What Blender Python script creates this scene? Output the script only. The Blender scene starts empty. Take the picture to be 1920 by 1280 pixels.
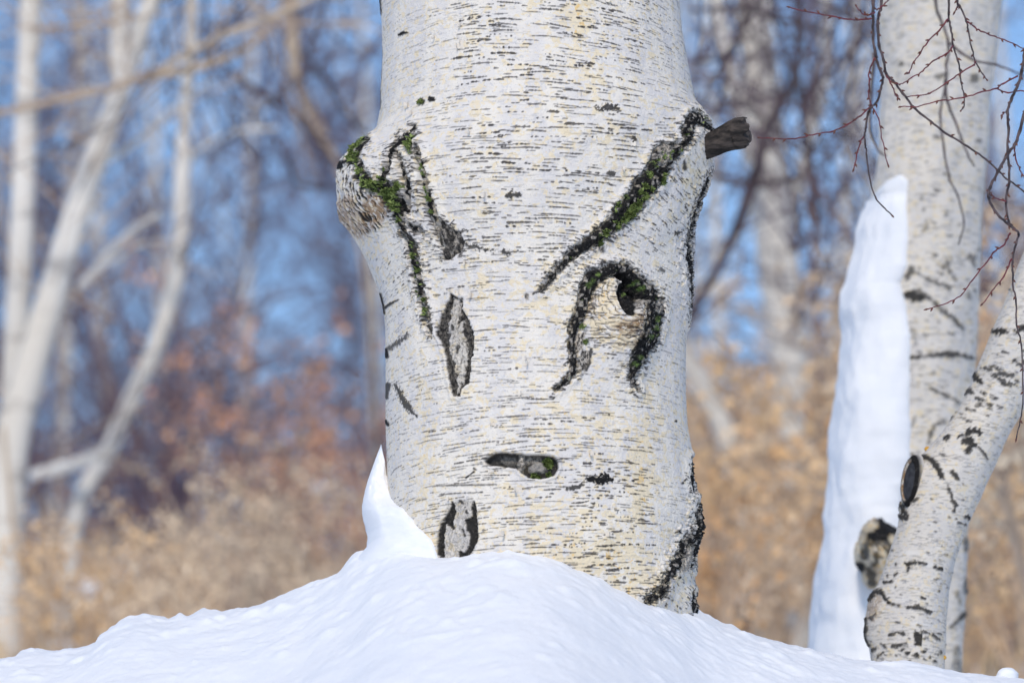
import bpy, math, random
import numpy as np
from mathutils import Vector

rng = np.random.default_rng(7)
random.seed(7)
scene = bpy.context.scene
COL = scene.collection
PI = math.pi

# ------------------------------------------------------------------ camera maths
PITCH = math.radians(11.0)
DIST = 11.11
KW = 0.18                                   # frame width per metre of depth (200 mm lens, 36 mm sensor)
CP, SP = math.cos(PITCH), math.sin(PITCH)
CAM = np.array([0.0, -DIST * CP, -DIST * SP])

def at(px, py, Y):
    """the point of the world plane y = Y seen at photo pixel (px, py)"""
    a = (px - 960.0) / 1920.0 * KW
    b = (640.0 - py) / 1920.0 * KW
    dy = CP - SP * b
    dz = SP + CP * b
    t = (Y - CAM[1]) / dy
    return np.array([CAM[0] + a * t, Y, CAM[2] + dz * t])

def project(P):
    d = P - CAM
    dep = d[..., 1] * CP + d[..., 2] * SP
    up = -d[..., 1] * SP + d[..., 2] * CP
    return 960 + d[..., 0] / dep / KW * 1920, 640 - up / dep / KW * 1920

def pxm(Y):
    return (Y - CAM[1]) / CP * KW / 1920.0

# ------------------------------------------------------------------ numpy noise
_lat = [np.random.default_rng(100 + i).random((256, 256)).astype(np.float32) for i in range(6)]
def vnoise(x, y, seed=0):
    L = _lat[seed % 6]
    x = x + 17.3 * seed; y = y + 41.7 * seed
    xi = np.floor(x).astype(np.int64); yi = np.floor(y).astype(np.int64)
    fx = (x - xi).astype(np.float32); fy = (y - yi).astype(np.float32)
    fx = fx * fx * (3 - 2 * fx); fy = fy * fy * (3 - 2 * fy)
    x0 = xi & 255; x1 = (xi + 1) & 255; y0 = yi & 255; y1 = (yi + 1) & 255
    a = L[y0, x0] * (1 - fx) + L[y0, x1] * fx
    b = L[y1, x0] * (1 - fx) + L[y1, x1] * fx
    return a * (1 - fy) + b * fy            # 0..1
def fbm(x, y, seed=0, octaves=3):
    s = 0; a = 0.5; t = 0
    for o in range(octaves):
        s = s + a * vnoise(x * 2 ** o, y * 2 ** o, seed + o); t += a; a *= 0.5
    return s / t - 0.5                      # about -.5...5
def sstep(a, b, x):
    t = np.clip((x - a) / (b - a), 0, 1)
    return t * t * (3 - 2 * t)

# ------------------------------------------------------------------ objects
def tag(o, label=None, cat=None, group=None, kind=None):
    if label: o['label'] = label
    if cat: o['category'] = cat
    if group: o['group'] = group
    if kind: o['kind'] = kind
    return o

def empty(name, loc=(0, 0, 0)):
    o = bpy.data.objects.new(name, None)
    o.location = Vector([float(v) for v in loc]); COL.objects.link(o)
    o.empty_display_size = 0.1
    return o

def link(name, me, mat, parent=None):
    o = bpy.data.objects.new(name, me)
    if mat: me.materials.append(mat)
    COL.objects.link(o)
    if parent is not None:
        o.parent = parent
        o.matrix_parent_inverse.identity()
        off = Vector((0, 0, 0)); q = parent
        while q is not None: off += q.location; q = q.parent
        o.location = -off                   # meshes are in world coordinates
    return o

def np_mesh(name, V, quads, attrs=None, smooth=True):
    me = bpy.data.meshes.new(name)
    nv, nf = len(V), len(quads)
    me.vertices.add(nv); me.vertices.foreach_set('co', V.astype(np.float32).ravel())
    k = quads.shape[1]
    me.loops.add(nf * k); me.loops.foreach_set('vertex_index', quads.astype(np.int32).ravel())
    me.polygons.add(nf)
    me.polygons.foreach_set('loop_start', np.arange(0, nf * k, k, dtype=np.int32))
    me.polygons.foreach_set('loop_total', np.full(nf, k, dtype=np.int32))
    if smooth: me.polygons.foreach_set('use_smooth', np.ones(nf, dtype=bool))
    for n, a in (attrs or {}).items():
        at_ = me.attributes.new(n, 'FLOAT', 'POINT'); at_.data.foreach_set('value', a.astype(np.float32).ravel())
    me.update(calc_edges=True); me.validate()
    return me

class MB:
    """collects tubes, blobs and leaves; build() links ONE mesh object"""
    def __init__(s): s.v = []; s.f = []
    def tube(s, pts, rad, n=6, cap=True):
        pts = [Vector([float(c) for c in p]) for p in pts]
        m = len(pts); base = len(s.v); prev = None
        for i, p in enumerate(pts):
            t = (pts[min(i + 1, m - 1)] - pts[max(i - 1, 0)])
            t = t.normalized() if t.length > 1e-9 else Vector((0, 0, 1))
            if prev is None:
                a = Vector((0, 1, 0)) if abs(t.y) < .9 else Vector((1, 0, 0))
                u = (a - t * a.dot(t)).normalized()
            else:
                u = prev - t * prev.dot(t)
                u = u.normalized() if u.length > 1e-6 else prev
            prev = u; w = t.cross(u)
            r = rad[i] if hasattr(rad, '__len__') else rad
            for k in range(n):
                an = 2 * PI * k / n
                s.v.append(p + (u * math.cos(an) + w * math.sin(an)) * r)
        for i in range(m - 1):
            for k in range(n):
                a = base + i * n + k; b = base + i * n + (k + 1) % n
                s.f.append((a, b, b + n, a + n))
        if cap:
            s.f.append(tuple(base + k for k in reversed(range(n))))
            s.f.append(tuple(base + (m - 1) * n + k for k in range(n)))
    def blob(s, c, r, seed=0, nu=10, nv=7, amp=.25):
        rr = random.Random(seed); base = len(s.v)
        c = Vector([float(x) for x in c])
        for j in range(nv + 1):
            ph = PI * j / nv
            for i in range(nu):
                th = 2 * PI * i / nu
                k = 1 + amp * (rr.random() - .5) * math.sin(ph)
                s.v.append(c + Vector((r[0] * math.sin(ph) * math.cos(th) * k, r[1] * math.sin(ph) * math.sin(th) * k, r[2] * math.cos(ph) * k)))
        for j in range(nv):
            for i in range(nu):
                a = base + j * nu + i; b = base + j * nu + (i + 1) % nu
                s.f.append((a, a + nu, b + nu, b))
    def leaf(s, c, size, rr):
        d = Vector((rr.gauss(0, 1), rr.gauss(0, 1), rr.gauss(0, 1) - .6)).normalized()
        a = d.orthogonal().normalized(); b = d.cross(a)
        an = rr.random() * PI; w = (a * math.cos(an) + b * math.sin(an)) * size * .36
        nrm = d.cross(w).normalized() * size * .1
        base = len(s.v); c = Vector([float(x) for x in c])
        s.v += [c, c + d * size * .5 + w + nrm, c + d * size, c + d * size * .5 - w + nrm, c + d * size * .5]
        s.f += [(base, base + 1, base + 4), (base + 1, base + 2, base + 4), (base + 2, base + 3, base + 4), (base + 3, base, base + 4)]
    def build(s, name, mat, parent=None, smooth=True):
        me = bpy.data.meshes.new(name)
        me.from_pydata([tuple(v) for v in s.v], [], s.f); me.update()
        if smooth:
            me.polygons.foreach_set('use_smooth', np.ones(len(me.polygons), dtype=bool))
        return link(name, me, mat, parent)

def spline(pts, n=4):
    """Catmull-Rom through rows of numbers"""
    P = np.array(pts, float)
    if len(P) < 3: return [P[0] + (P[-1] - P[0]) * k / n for k in range(n + 1)]
    Q = np.vstack([2 * P[0] - P[1], P, 2 * P[-1] - P[-2]]); out = []
    for i in range(1, len(Q) - 2):
        for k in range(n):
            t = k / n
            out.append(.5 * ((2 * Q[i]) + (-Q[i - 1] + Q[i + 1]) * t + (2 * Q[i - 1] - 5 * Q[i] + 4 * Q[i + 1] - Q[i + 2]) * t * t + (-Q[i - 1] + 3 * Q[i] - 3 * Q[i + 1] + Q[i + 2]) * t ** 3))
    out.append(P[-1])
    return out

# ------------------------------------------------------------------ materials
class Nodes:
    def __init__(s, name):
        s.m = bpy.data.materials.new(name); s.m.use_nodes = True
        s.t = s.m.node_tree; s.p = s.t.nodes['Principled BSDF']
    def n(s, kind, **kw):
        o = s.t.nodes.new(kind)
        for k, v in kw.items(): setattr(o, k, v)
        return o
    def l(s, a, b): s.t.links.new(a, b)
    def coord(s, scale=(1, 1, 1), kind='Object'):
        c = s.n('ShaderNodeTexCoord'); m = s.n('ShaderNodeMapping')
        m.inputs['Scale'].default_value = scale
        s.l(c.outputs[kind], m.inputs['Vector']); return m.outputs[0]
    def noise(s, scale, vec=None, detail=3, rough=.55, dist=0.0):
        o = s.n('ShaderNodeTexNoise'); o.inputs['Scale'].default_value = scale
        o.inputs['Detail'].default_value = detail; o.inputs['Roughness'].default_value = rough
        o.inputs['Distortion'].default_value = dist
        if vec is not None: s.l(vec, o.inputs['Vector'])
        return o.outputs[0]
    def rng(s, v, a, b, lo=0., hi=1., smooth=True):
        o = s.n('ShaderNodeMapRange', interpolation_type='SMOOTHSTEP' if smooth else 'LINEAR')
        s.l(v, o.inputs[0]); o.inputs[1].default_value = a; o.inputs[2].default_value = b
        o.inputs[3].default_value = lo; o.inputs[4].default_value = hi; return o.outputs[0]
    def mix(s, f, a, b, blend='MIX'):
        o = s.n('ShaderNodeMix', data_type='RGBA', blend_type=blend)
        for sock, v in ((o.inputs[0], f), (o.inputs[6], a), (o.inputs[7], b)):
            if isinstance(v, (int, float)): sock.default_value = v
            elif isinstance(v, tuple): sock.default_value = (*v, 1) if len(v) == 3 else v
            else: s.l(v, sock)
        return o.outputs[2]
    def math(s, op, a, b=None):
        o = s.n('ShaderNodeMath', operation=op)
        for sock, v in zip(o.inputs, (a, b)):
            if v is None: continue
            if isinstance(v, (int, float)): sock.default_value = v
            else: s.l(v, sock)
        return o.outputs[0]
    def attr(s, name):
        o = s.n('ShaderNodeAttribute', attribute_name=name); return o.outputs['Fac']
    def bump(s, h, strength=.3, dist=.002):
        o = s.n('ShaderNodeBump'); o.inputs['Strength'].default_value = strength; o.inputs['Distance'].default_value = dist
        s.l(h, o.inputs['Height']); s.l(o.outputs[0], s.p.inputs['Normal'])
    def done(s, col, rough=.8, spec=.25):
        if isinstance(col, tuple): s.p.inputs['Base Color'].default_value = (*col, 1)
        else: s.l(col, s.p.inputs['Base Color'])
        if isinstance(rough, (int, float)): s.p.inputs['Roughness'].default_value = rough
        else: s.l(rough, s.p.inputs['Roughness'])
        s.p.inputs['Specular IOR Level'].default_value = spec
        return s.m

def bark_material(name, white=(.80, .735, .64), lav=(.705, .66, .615), cream=(.79, .655, .43), fine=1.0):
    N = Nodes(name)
    tall = N.coord((1, 1, .35)); wide = N.coord((.45, .45, 1.6)); iso = N.coord()
    n1 = N.rng(N.noise(24 * fine, tall, 4), .40, .62)
    c = N.mix(n1, white, lav)
    n2 = N.rng(N.noise(60 * fine, wide, 3), .52, .70)
    c = N.mix(N.math('MULTIPLY', n2, .55), c, (.74, .71, .67))
    # cream inner bark where the outermost skin has peeled: blotches thickened by the 'cream' attribute
    nb = N.noise(85 * fine, N.coord((.75, .75, .9)), 3, .62, .5)
    cm = N.rng(N.math('ADD', nb, N.math('MULTIPLY', N.attr('cream'), .22)), .535, .63)
    c = N.mix(N.math('MULTIPLY', cm, .80), c, cream)
    gb = N.rng(N.noise(95 * fine, N.coord((.8, .8, 1.1)), 3, .6, .4), .56, .68)
    c = N.mix(N.math('MULTIPLY', gb, .6), c, (.52, .505, .515))
    hot = N.rng(N.math('ADD', N.noise(75 * fine, iso, 3), N.math('MULTIPLY', N.attr('cream'), .22)), .74, .82)
    c = N.mix(N.math('MULTIPLY', hot, .8), c, (.78, .52, .20))
    # faint horizontal scuffs and grey freckles
    sc = N.rng(N.noise(150 * fine, N.coord((.12, .12, 1.6)), 3, .6), .55, .75)
    c = N.mix(N.math('MULTIPLY', sc, .36), c, (.30, .29, .30))
    fr = N.rng(N.noise(260 * fine, iso, 3, .6), .60, .72)
    c = N.mix(N.math('MULTIPLY', fr, .42), c, (.24, .22, .21))
    st = N.attr('stain')
    sn = N.rng(N.noise(110 * fine, N.coord((1, 1, .6)), 4, .65), .36, .52)
    c = N.mix(N.math('MULTIPLY', st, sn), c, N.mix(N.noise(60, iso), (.20, .10, .05), (.42, .27, .13)))
    scn = N.rng(N.noise(190 * fine, N.coord((1, 1, .7)), 4, .7), .42, .60)
    c = N.mix(N.attr('scar'), c, N.mix(scn, (.05, .043, .038), (.52, .46, .385)))
    c = N.mix(N.math('MULTIPLY', N.attr('lent'), .97), c, (.026, .022, .022))
    fn = N.noise(160 * fine, iso, 4, .7)
    fc = N.mix(N.rng(fn, .54, .70), (.010, .0095, .0095), (.085, .075, .066))
    c = N.mix(N.attr('fiss'), c, fc)
    mn = N.noise(240 * fine, iso, 3, .7)
    mc = N.mix(N.rng(mn, .38, .62), (.04, .06, .018), (.185, .265, .07))
    c = N.mix(N.attr('moss'), c, mc)
    N.bump(N.math('ADD', N.math('MULTIPLY', N.noise(260 * fine, N.coord((.35, .35, 1.2)), 4, .65), .7),
                  N.math('MULTIPLY', N.noise(700, iso, 2), .5)), .9, .0022)
    return N.done(c, .78, .2)

M = {}
M['bark'] = bark_material('birch_bark')
M['bark_side'] = bark_material('birch_bark_warm', (.72, .66, .575), (.66, .615, .56), (.74, .62, .42))
def simple(name, a, b, scale, rough=.85, spec=.15, coordscale=(1, 1, 1), lo=.35, hi=.65, bump=None):
    N = Nodes(name); v = N.coord(coordscale)
    c = N.mix(N.rng(N.noise(scale, v, 4, .6), lo, hi), a, b)
    if bump: N.bump(N.noise(bump[0], N.coord(coordscale), 4, .65), bump[1], bump[2])
    return N.done(c, rough, spec)
def far_birch(name, a, b):
    N = Nodes(name)
    c = N.mix(N.rng(N.noise(3, N.coord((1, 1, .5)), 4), .35, .65), a, b)
    d = N.rng(N.noise(7, N.coord((.5, .5, 1.8)), 4, .6), .56, .66)
    return N.done(N.mix(N.math('MULTIPLY', d, .42), c, (.16, .13, .12)), .8, .15)
M['far_birch'] = far_birch('far_birch_bark', (.78, .73, .65), (.68, .62, .53))
M['tan_birch'] = far_birch('tan_birch_bark', (.58, .46, .33), (.45, .34, .25))
M['brown_bark'] = simple('brown_bark', (.17, .115, .105), (.28, .19, .165), 12)
M['dark_bark'] = simple('dark_bark', (.05, .038, .042), (.11, .08, .082), 12)
M['purple_twig'] = simple('purple_twig', (.085, .065, .095), (.165, .11, .125), 3)
M['grey_twig'] = simple('grey_twig', (.50, .37, .27), (.64, .49, .35), 3)
M['red_twig'] = simple('red_twig', (.17, .022, .032), (.10, .025, .028), 40, .45, .4)
M['twig'] = simple('birch_twig_bark', (.045, .035, .036), (.11, .078, .078), 60, .6, .3)
M['bud'] = simple('bud_scales', (.085, .028, .022), (.16, .06, .035), 200, .5, .4)
M['leaf_tan'] = simple('dry_leaf_tan', (.84, .60, .36), (.74, .49, .26), 5)
M['leaf_pale'] = simple('dry_leaf_pale', (.87, .70, .50), (.78, .58, .38), 5)
M['leaf_orange'] = simple('dry_leaf_orange', (.86, .56, .29), (.76, .44, .21), 5)
M['leaf_rust'] = simple('dry_leaf_rust', (.62, .29, .17), (.74, .44, .26), 5)
M['straw'] = simple('dry_straw', (.70, .52, .31), (.56, .38, .21), 2)
M['paper'] = simple('papery_bark', (.74, .69, .61), (.68, .60, .50), 80)
M['wood'] = simple('weathered_wood', (.016, .014, .013), (.085, .068, .058), 70, .8, .2, (.25, 1, 1), .35, .7, (160, .9, .004))
M['cut_wood'] = simple('cut_wood', (.05, .042, .038), (.13, .105, .09), 90, .85, .15, (1, 1, 1), .35, .65, (200, .6, .003))
def snow_mat(name):
    N = Nodes(name)
    c = N.mix(N.rng(N.noise(9, N.coord(), 4), .35, .65), (.875, .872, .872), (.845, .85, .862))
    h = N.math('ADD', N.math('MULTIPLY', N.noise(38, N.coord(), 5, .55), .7), N.math('MULTIPLY', N.noise(620, N.coord(), 3, .75), .45))
    N.bump(h, .26, .007)
    return N.done(c, .55, .25)
M['snow'] = snow_mat('snow')
N = Nodes('moss_blades')
M['moss'] = N.done(N.mix(N.rng(N.noise(90, N.coord(), 3), .35, .65), (.085, .115, .035), (.30, .37, .12)), .9, .1)
# ------------------------------------------------------------------ bark grids
ATTRS = ('lent', 'fiss', 'moss', 'cream', 'scar', 'stain')
class Bark:
    """a trunk as a fine grid round its axis: rows follow the height, columns the girth.
       Features sit on the surface at the place where the photo shows them."""
    def __init__(s, left, right, Y, ratio, step, y0, y1, dense=115, edge_rag=1.2, seed=0):
        s.Y = Y; s.step = step; s.seed = seed
        rows = np.arange(y0, y1 + step, step)
        s.rows = rows
        L = np.interp(rows, [p[1] for p in left], [p[0] for p in left])
        R = np.interp(rows, [p[1] for p in right], [p[0] for p in right])
        k = max(3, int(14 / step)); ker = np.hanning(k + 2)[1:-1]; ker /= ker.sum()
        pad = k
        L = np.convolve(np.pad(L, pad, 'edge'), ker, 'same')[pad:-pad]; R = np.convolve(np.pad(R, pad, 'edge'), ker, 'same')[pad:-pad]
        s.L, s.R = L, R
        # slow outline (the stem itself); what differs from it is a bulge on one side only
        ks = int(260 / step); kers = np.hanning(ks + 2)[1:-1]; kers /= kers.sum()
        sm = lambda a: np.convolve(np.pad(a, ks, 'reflect', reflect_type='odd'), kers, 'same')[ks:-ks]
        Ls, Rs = sm(L), sm(R)
        nd = int(math.radians(2 * dense) * ((R - L).mean() / 2) / step)
        th = np.concatenate([np.radians(np.linspace(-dense, dense, nd)), np.radians(np.linspace(dense, 360 - dense, 42)[1:-1])])
        s.th = th; s.nd = nd
        C = (Ls + Rs) / 2
        ctr = np.array([at(c, y, Y) for c, y in zip(C, rows)])
        m = pxm(Y)
        rx = (Rs - Ls) / 2 * m
        s.rx = rx; s.ry = ratio * rx.mean() * (0.35 + 0.65 * rx / rx.mean()); s.ctr = ctr
        SN, CN = np.sin(th)[None], np.cos(th)[None]
        B = np.empty((len(rows), len(th), 3))
        wl = np.exp(-((th + PI * .46) / .62) ** 2) + np.exp(-((th - 2 * PI + PI * .46) / .62) ** 2)
        wr = np.exp(-((th - PI * .46) / .62) ** 2)
        dl = (Ls - L) * m; dr = (R - Rs) * m
        push = dl[:, None] * wl[None] + dr[:, None] * wr[None]
        B[..., 0] = ctr[:, 0, None] + (rx[:, None] + push) * SN
        B[..., 1] = Y - (s.ry[:, None] + push * .35) * CN
        B[..., 2] = ctr[:, 2, None]
        s.B = B
        s.PX, s.PY_ = project(B)
        front = (CN > -.15) & np.ones((len(rows), 1), bool)
        s.front = front
        s.px = np.where(front, s.PX, -9999.0)
        nx = SN / rx.mean(); ny = -CN / s.ry.mean()
        nl = np.sqrt(nx * nx + ny * ny)
        s.N = np.stack([nx / nl, ny / nl], -1)[0]
        s.D = np.zeros(B.shape[:2])
        s.A = {k: np.zeros(B.shape[:2], np.float32) for k in ATTRS}
        s.lab = np.zeros(B.shape[:2], np.int32)
        # arc length in photo pixels at the focal depth
        s.S = (th * (s.rx.mean() / m))[None, :]
        s.guides = []
    # -- windows
    def win(s, xs, ys, pad):
        r0 = np.searchsorted(s.rows, min(ys) - pad - 50); r1 = np.searchsorted(s.rows, max(ys) + pad + 50)
        sub = s.px[r0:r1, :s.nd]
        if sub.size == 0: return None
        ok = (sub.max(0) > min(xs) - pad) & (sub.min(0) < max(xs) + pad) & (sub.max(0) > -9000)
        c = np.nonzero(ok)[0]
        if len(c) == 0: return None
        return slice(r0, r1), slice(c[0], c[-1] + 1)
    def rag(s, w, f, amp, seed=0):
        x, y = s.S[:, w[1]] + 0 * s.rows[w[0]][:, None], s.rows[w[0]][:, None] + 0 * s.S[:, w[1]]
        return fbm(x * f, y * f, seed, 4) * 2 * amp
    def band(s, pts, rag=3.0, f=.12, seed=0, grow=0.0):
        pts = [(p[0], p[1], p[2] + grow) for p in pts]
        mx = max(p[2] for p in pts)
        w = s.win([p[0] for p in pts], [p[1] for p in pts], mx + rag * 2 + 14)
        if w is None: return None, None
        x, y = s.px[w], s.PY_[w]
        best = np.full(x.shape, 1e9)
        if len(pts) == 1: pts = pts * 2
        for a, b in zip(pts[:-1], pts[1:]):
            dx, dy = b[0] - a[0], b[1] - a[1]; q = dx * dx + dy * dy + 1e-9
            t = np.clip(((x - a[0]) * dx + (y - a[1]) * dy) / q, 0, 1)
            d = np.hypot(x - a[0] - t * dx, y - a[1] - t * dy) - (a[2] + (b[2] - a[2]) * t)
            best = np.minimum(best, d)
        return w, best + s.rag(w, f, rag, seed)
    def poly(s, pts, rag=2.0, f=.15, seed=0):
        w = s.win([p[0] for p in pts], [p[1] for p in pts], rag * 2 + 14)
        if w is None: return None, None
        x, y = s.px[w], s.PY_[w]
        d = np.full(x.shape, 1e9); ins = np.zeros(x.shape, bool)
        for a, b in zip(pts, pts[1:] + pts[:1]):
            dx, dy = b[0] - a[0], b[1] - a[1]; q = dx * dx + dy * dy + 1e-9
            t = np.clip(((x - a[0]) * dx + (y - a[1]) * dy) / q, 0, 1)
            d = np.minimum(d, np.hypot(x - a[0] - t * dx, y - a[1] - t * dy))
            if dy != 0:
                cr = ((a[1] > y) != (b[1] > y)) & (x < dx * (y - a[1]) / dy + a[0])
                ins ^= cr
        return w, np.where(ins, -d, d) + s.rag(w, f, rag, seed)
    def put(s, name, w, sd, val=1.0, soft=1.2, clear=()):
        if w is None: return
        m = sstep(soft, -soft, sd) * val
        a = s.A[name][w]; s.A[name][w] = np.maximum(a, m)
        for c in clear: s.A[c][w] *= (1 - m)
    def bump(s, w, sd, h, soft=8.0):
        """h metres inside the shape, easing out over soft pixels"""
        if w is None: return
        s.D[w] += h * sstep(soft * .5, -soft, sd)
    def rough(s, w, sd, amp, f=.12, seed=3):
        if w is None: return
        s.D[w] += s.rag(w, f, amp, seed) * sstep(2, -3, sd)
    def label(s, k, w, sd, grow=0.0):
        if w is None: return
        L = s.lab[w]; L[sd < grow] = k
    def angle(s, x, y):
        W = .04; a = 0.0
        if s.guides is not None and len(s.guides):
            G = s.guides
            wt = np.exp(-((G[:, 0] - x) ** 2 + (G[:, 1] - y) ** 2) / (2 * G[:, 3] ** 2))
            W += wt.sum(); a = (wt * G[:, 2]).sum()
        return a / W
    def dash(s, r, c, length, thick, ang, val, bow=0.0):
        """one lenticel, drawn along the bark"""
        ca, sa = math.cos(ang), math.sin(ang); h = length / 2
        ex = abs(h * ca) + thick + 2; ey = abs(h * sa) + thick + 2 + abs(bow)
        cs = s.S[0, c]
        c0 = np.searchsorted(s.S[0, :s.nd], cs - ex); c1 = np.searchsorted(s.S[0, :s.nd], cs + ex)
        r0 = max(0, int(r - ey / s.step)); r1 = min(len(s.rows), int(r + ey / s.step) + 2)
        if c1 <= c0 or r1 <= r0: return
        u = s.S[0, c0:c1][None] - cs; v = (s.rows[r0:r1] - s.rows[r])[:, None]
        al = u * ca + v * sa; ac = -u * sa + v * ca - bow * (1 - (al / h) ** 2)
        t = np.clip(1 - (np.abs(al) / h) ** 3, 0, 1) ** .5 * thick / 2
        jag = (vnoise(al * .35 + r * .7, ac * .1 + c * .3, 2) - .5) * thick * .7
        m = np.where(np.abs(al) < h, sstep(.75, -.55, np.abs(ac) - t - jag), 0) * val
        s.A['lent'][r0:r1, c0:c1] = np.maximum(s.A['lent'][r0:r1, c0:c1], m)
        s.D[r0:r1, c0:c1] += .0006 * m
    def mesh_parts(s, names, mat, parent, extra_top=None, labels=None):
        """names: {label: part name}"""
        V = s.B.copy()
        V[..., 0] += s.N[None, :, 0] * s.D; V[..., 1] += s.N[None, :, 1] * s.D
        nr, nc = V.shape[:2]
        idx = np.arange(nr * nc).reshape(nr, nc)
        nxt = np.roll(idx, -1, axis=1)
        Q = np.stack([idx[:-1], nxt[:-1], nxt[1:], idx[1:]], -1).reshape(-1, 4)[:, ::-1]
        FL = s.lab[:-1].reshape(-1)
        VF = V.reshape(-1, 3); out = {}
        for k, nm in names.items():
            q = Q[FL == k]
            if len(q) == 0: continue
            u, inv = np.unique(q, return_inverse=True)
            me = np_mesh(nm, VF[u], inv.reshape(-1, 4), {a: s.A[a].reshape(-1)[u] for a in ATTRS})
            o = link(nm, me, mat, parent); out[k] = o
            if labels and k in labels: o['label'] = labels[k]
        s.V = V
        return out

# ================================================================== THE BIG BIRCH
Lpts = [(700, -260), (706, -120), (709, 0), (713, 43), (714.5, 107), (711, 171), (711, 205), (703, 248), (690, 262), (664, 290), (640, 306), (632, 320), (630, 345), (631, 380), (634, 406), (655, 431), (672, 458), (685, 483), (700, 520), (712, 548), (719, 574), (723, 621), (724, 736), (724, 792), (726, 843), (727, 908), (724, 990), (716, 1060), (706, 1130), (694, 1200), (680, 1330)]
Rpts = [(1270, -260), (1274, -120), (1277, 0), (1281, 55), (1288, 98), (1300, 162), (1308, 196), (1320, 215), (1334, 235), (1338, 265), (1341, 296), (1335, 322), (1322, 359), (1309, 393), (1301, 427), (1298, 491), (1299, 544), (1292, 600), (1286, 642), (1285, 736), (1288, 800), (1296, 843), (1300, 886), (1303, 916), (1309, 954), (1313, 972), (1307, 1003), (1301, 1040), (1300, 1085), (1305, 1140), (1310, 1200), (1320, 1330)]
T = Bark(Lpts, Rpts, 0.0, 0.97, 1.35, -240, 1330, dense=118)
# broad swellings first -----------------------------------------------------------
def swell(x, y, rx, ry, h, rot=0.0):
    w = T.win([x - 2.2 * rx, x + 2.2 * rx], [y - 2.2 * ry, y + 2.2 * ry], 5)
    if w is None: return
    dx, dy = T.px[w] - x, T.PY_[w] - y
    ca, sa = math.cos(rot), math.sin(rot)
    a, b = dx * ca + dy * sa, -dx * sa + dy * ca
    T.D[w] += h * np.exp(-(a / rx) ** 2 - (b / ry) ** 2)
T.D += (fbm(T.S * .012, T.rows[:, None] * .010, 1, 3)) * .010
T.D += (fbm(T.S * .05, T.rows[:, None] * .05, 2, 3)) * .0022
swell(1268, 372, 62, 105, .030, .75)          # limb swelling under the right diagonal
swell(1310, 280, 30, 45, .022)
swell(668, 372, 42, 62, .035)                 # old limb burl
swell(706, 300, 30, 34, .016)
swell(786, 352, 13, 62, .016, -.18)           # fold between the two left seams
swell(742, 330, 9, 26, .012, .1)
swell(1158, 600, 44, 56, .064)                # knot bulging under its hood
swell(1160, 660, 40, 50, .016)
swell(1082, 660, 14, 34, .010)
swell(1135, 470, 80, 30, -.006)
swell(1240, 1090, 55, 60, .020)
swell(1150, 1010, 110, 60, .008)
T.D *= 1 - .92 * np.abs(np.sin(T.th))[None] ** 5      # the outline already carries these at the limbs
T.B[..., 0] += T.N[None, :, 0] * T.D; T.B[..., 1] += T.N[None, :, 1] * T.D; T.D[:] = 0
T.PX, T.PY_ = project(T.B); T.px = np.where(T.front, T.PX, -9999.0)
T.SD = np.full(T.D.shape, 99.0)

LEFT_A = [(688, 262, 5), (670, 277, 8), (664, 296, 8), (675, 308, 6), (681, 331, 8), (693, 345, 11), (714, 357, 9)]
LEFT_B = [(776, 237, 2), (775, 254, 6), (762, 257, 8), (744, 273, 5), (735, 291, 4.5), (729, 312, 5), (721, 333, 5.5), (716, 352, 7)]
LEFT_C = [(724, 352, 12), (733, 364, 17), (744, 387, 12), (751, 406, 9), (758, 427, 7), (768, 446, 5), (775, 467, 6), (779, 493, 7), (784, 514, 6), (790, 545, 6), (797, 575, 5), (803, 604, 4), (810, 625, 1)]
LEFT_D = [(748, 287, 2.5), (751, 312, 3.5), (761, 336, 4), (765, 355, 5), (760, 378, 9), (765, 394, 5)]
LEFT_E = [(766, 262, 8), (772, 285, 3)]
LEFT_F = [(782, 277, 4), (785, 301, 4), (792, 326, 4), (799, 355, 3.5), (805, 378, 5.5), (812, 401, 7), (819, 425, 5), (826, 448, 3), (831, 465, 2)]
BLOB = [(770, 425, 5), (780, 429, 7), (790, 436, 3)]
TRI = [(828, 408), (836, 418), (854, 432), (868, 434), (864, 441), (872, 455), (864, 472), (845, 486), (833, 489), (832, 453), (825, 425)]
RIGHT = [(1262, 280, 13), (1241, 292, 20), (1229, 325, 19), (1209, 348, 20), (1188, 378, 18), (1164, 405, 16), (1140, 429, 13), (1114, 450, 10.5), (1090, 464, 9), (1066, 482, 7), (1045, 506, 5), (1027, 530, 4), (1014, 545, 2.5)]
RIGHT2 = [(1262, 280, 7), (1277, 277, 5), (1286, 266, 6), (1289, 244, 12), (1300, 219, 10), (1321, 234, 5), (1334, 244, 4)]
LIMB = [(a, b, c * .6) for a, b, c in [(1330, 325, 4), (1316, 360, 6), (1304, 390, 7), (1296, 425, 6), (1289, 458, 7), (1290, 485, 8), (1295, 515, 5), (1297, 556, 4), (1295, 600, 2)]]
ARCH = [(a, b, c + (.8 if a < 1110 and b < 700 else (3.5 if a > 1196 and b < 690 else .5))) for a, b, c in [(1040, 730, 2), (1064, 712, 4), (1074, 696, 5), (1074, 669, 5.5), (1072, 642, 5), (1075, 615, 6), (1084, 597, 9), (1091, 572, 9), (1098, 545, 12), (1109, 523, 14), (1127, 513, 11), (1148, 504, 10), (1168, 504, 9), (1182, 517, 9), (1197, 533, 11), (1215, 553, 11), (1225, 570, 12), (1227, 592, 11), (1222, 611, 10.5), (1220, 629, 10.5), (1209, 647, 11), (1197, 667, 10), (1188, 690, 7.5), (1184, 708, 5), (1190, 723, 2.5), (1194, 730, 1.5)]]
PLUG = [(1148, 515), (1166, 509), (1184, 522), (1206, 545), (1209, 561), (1197, 574), (1193, 590), (1182, 590), (1168, 576), (1161, 561), (1159, 547), (1166, 528)]
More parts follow.
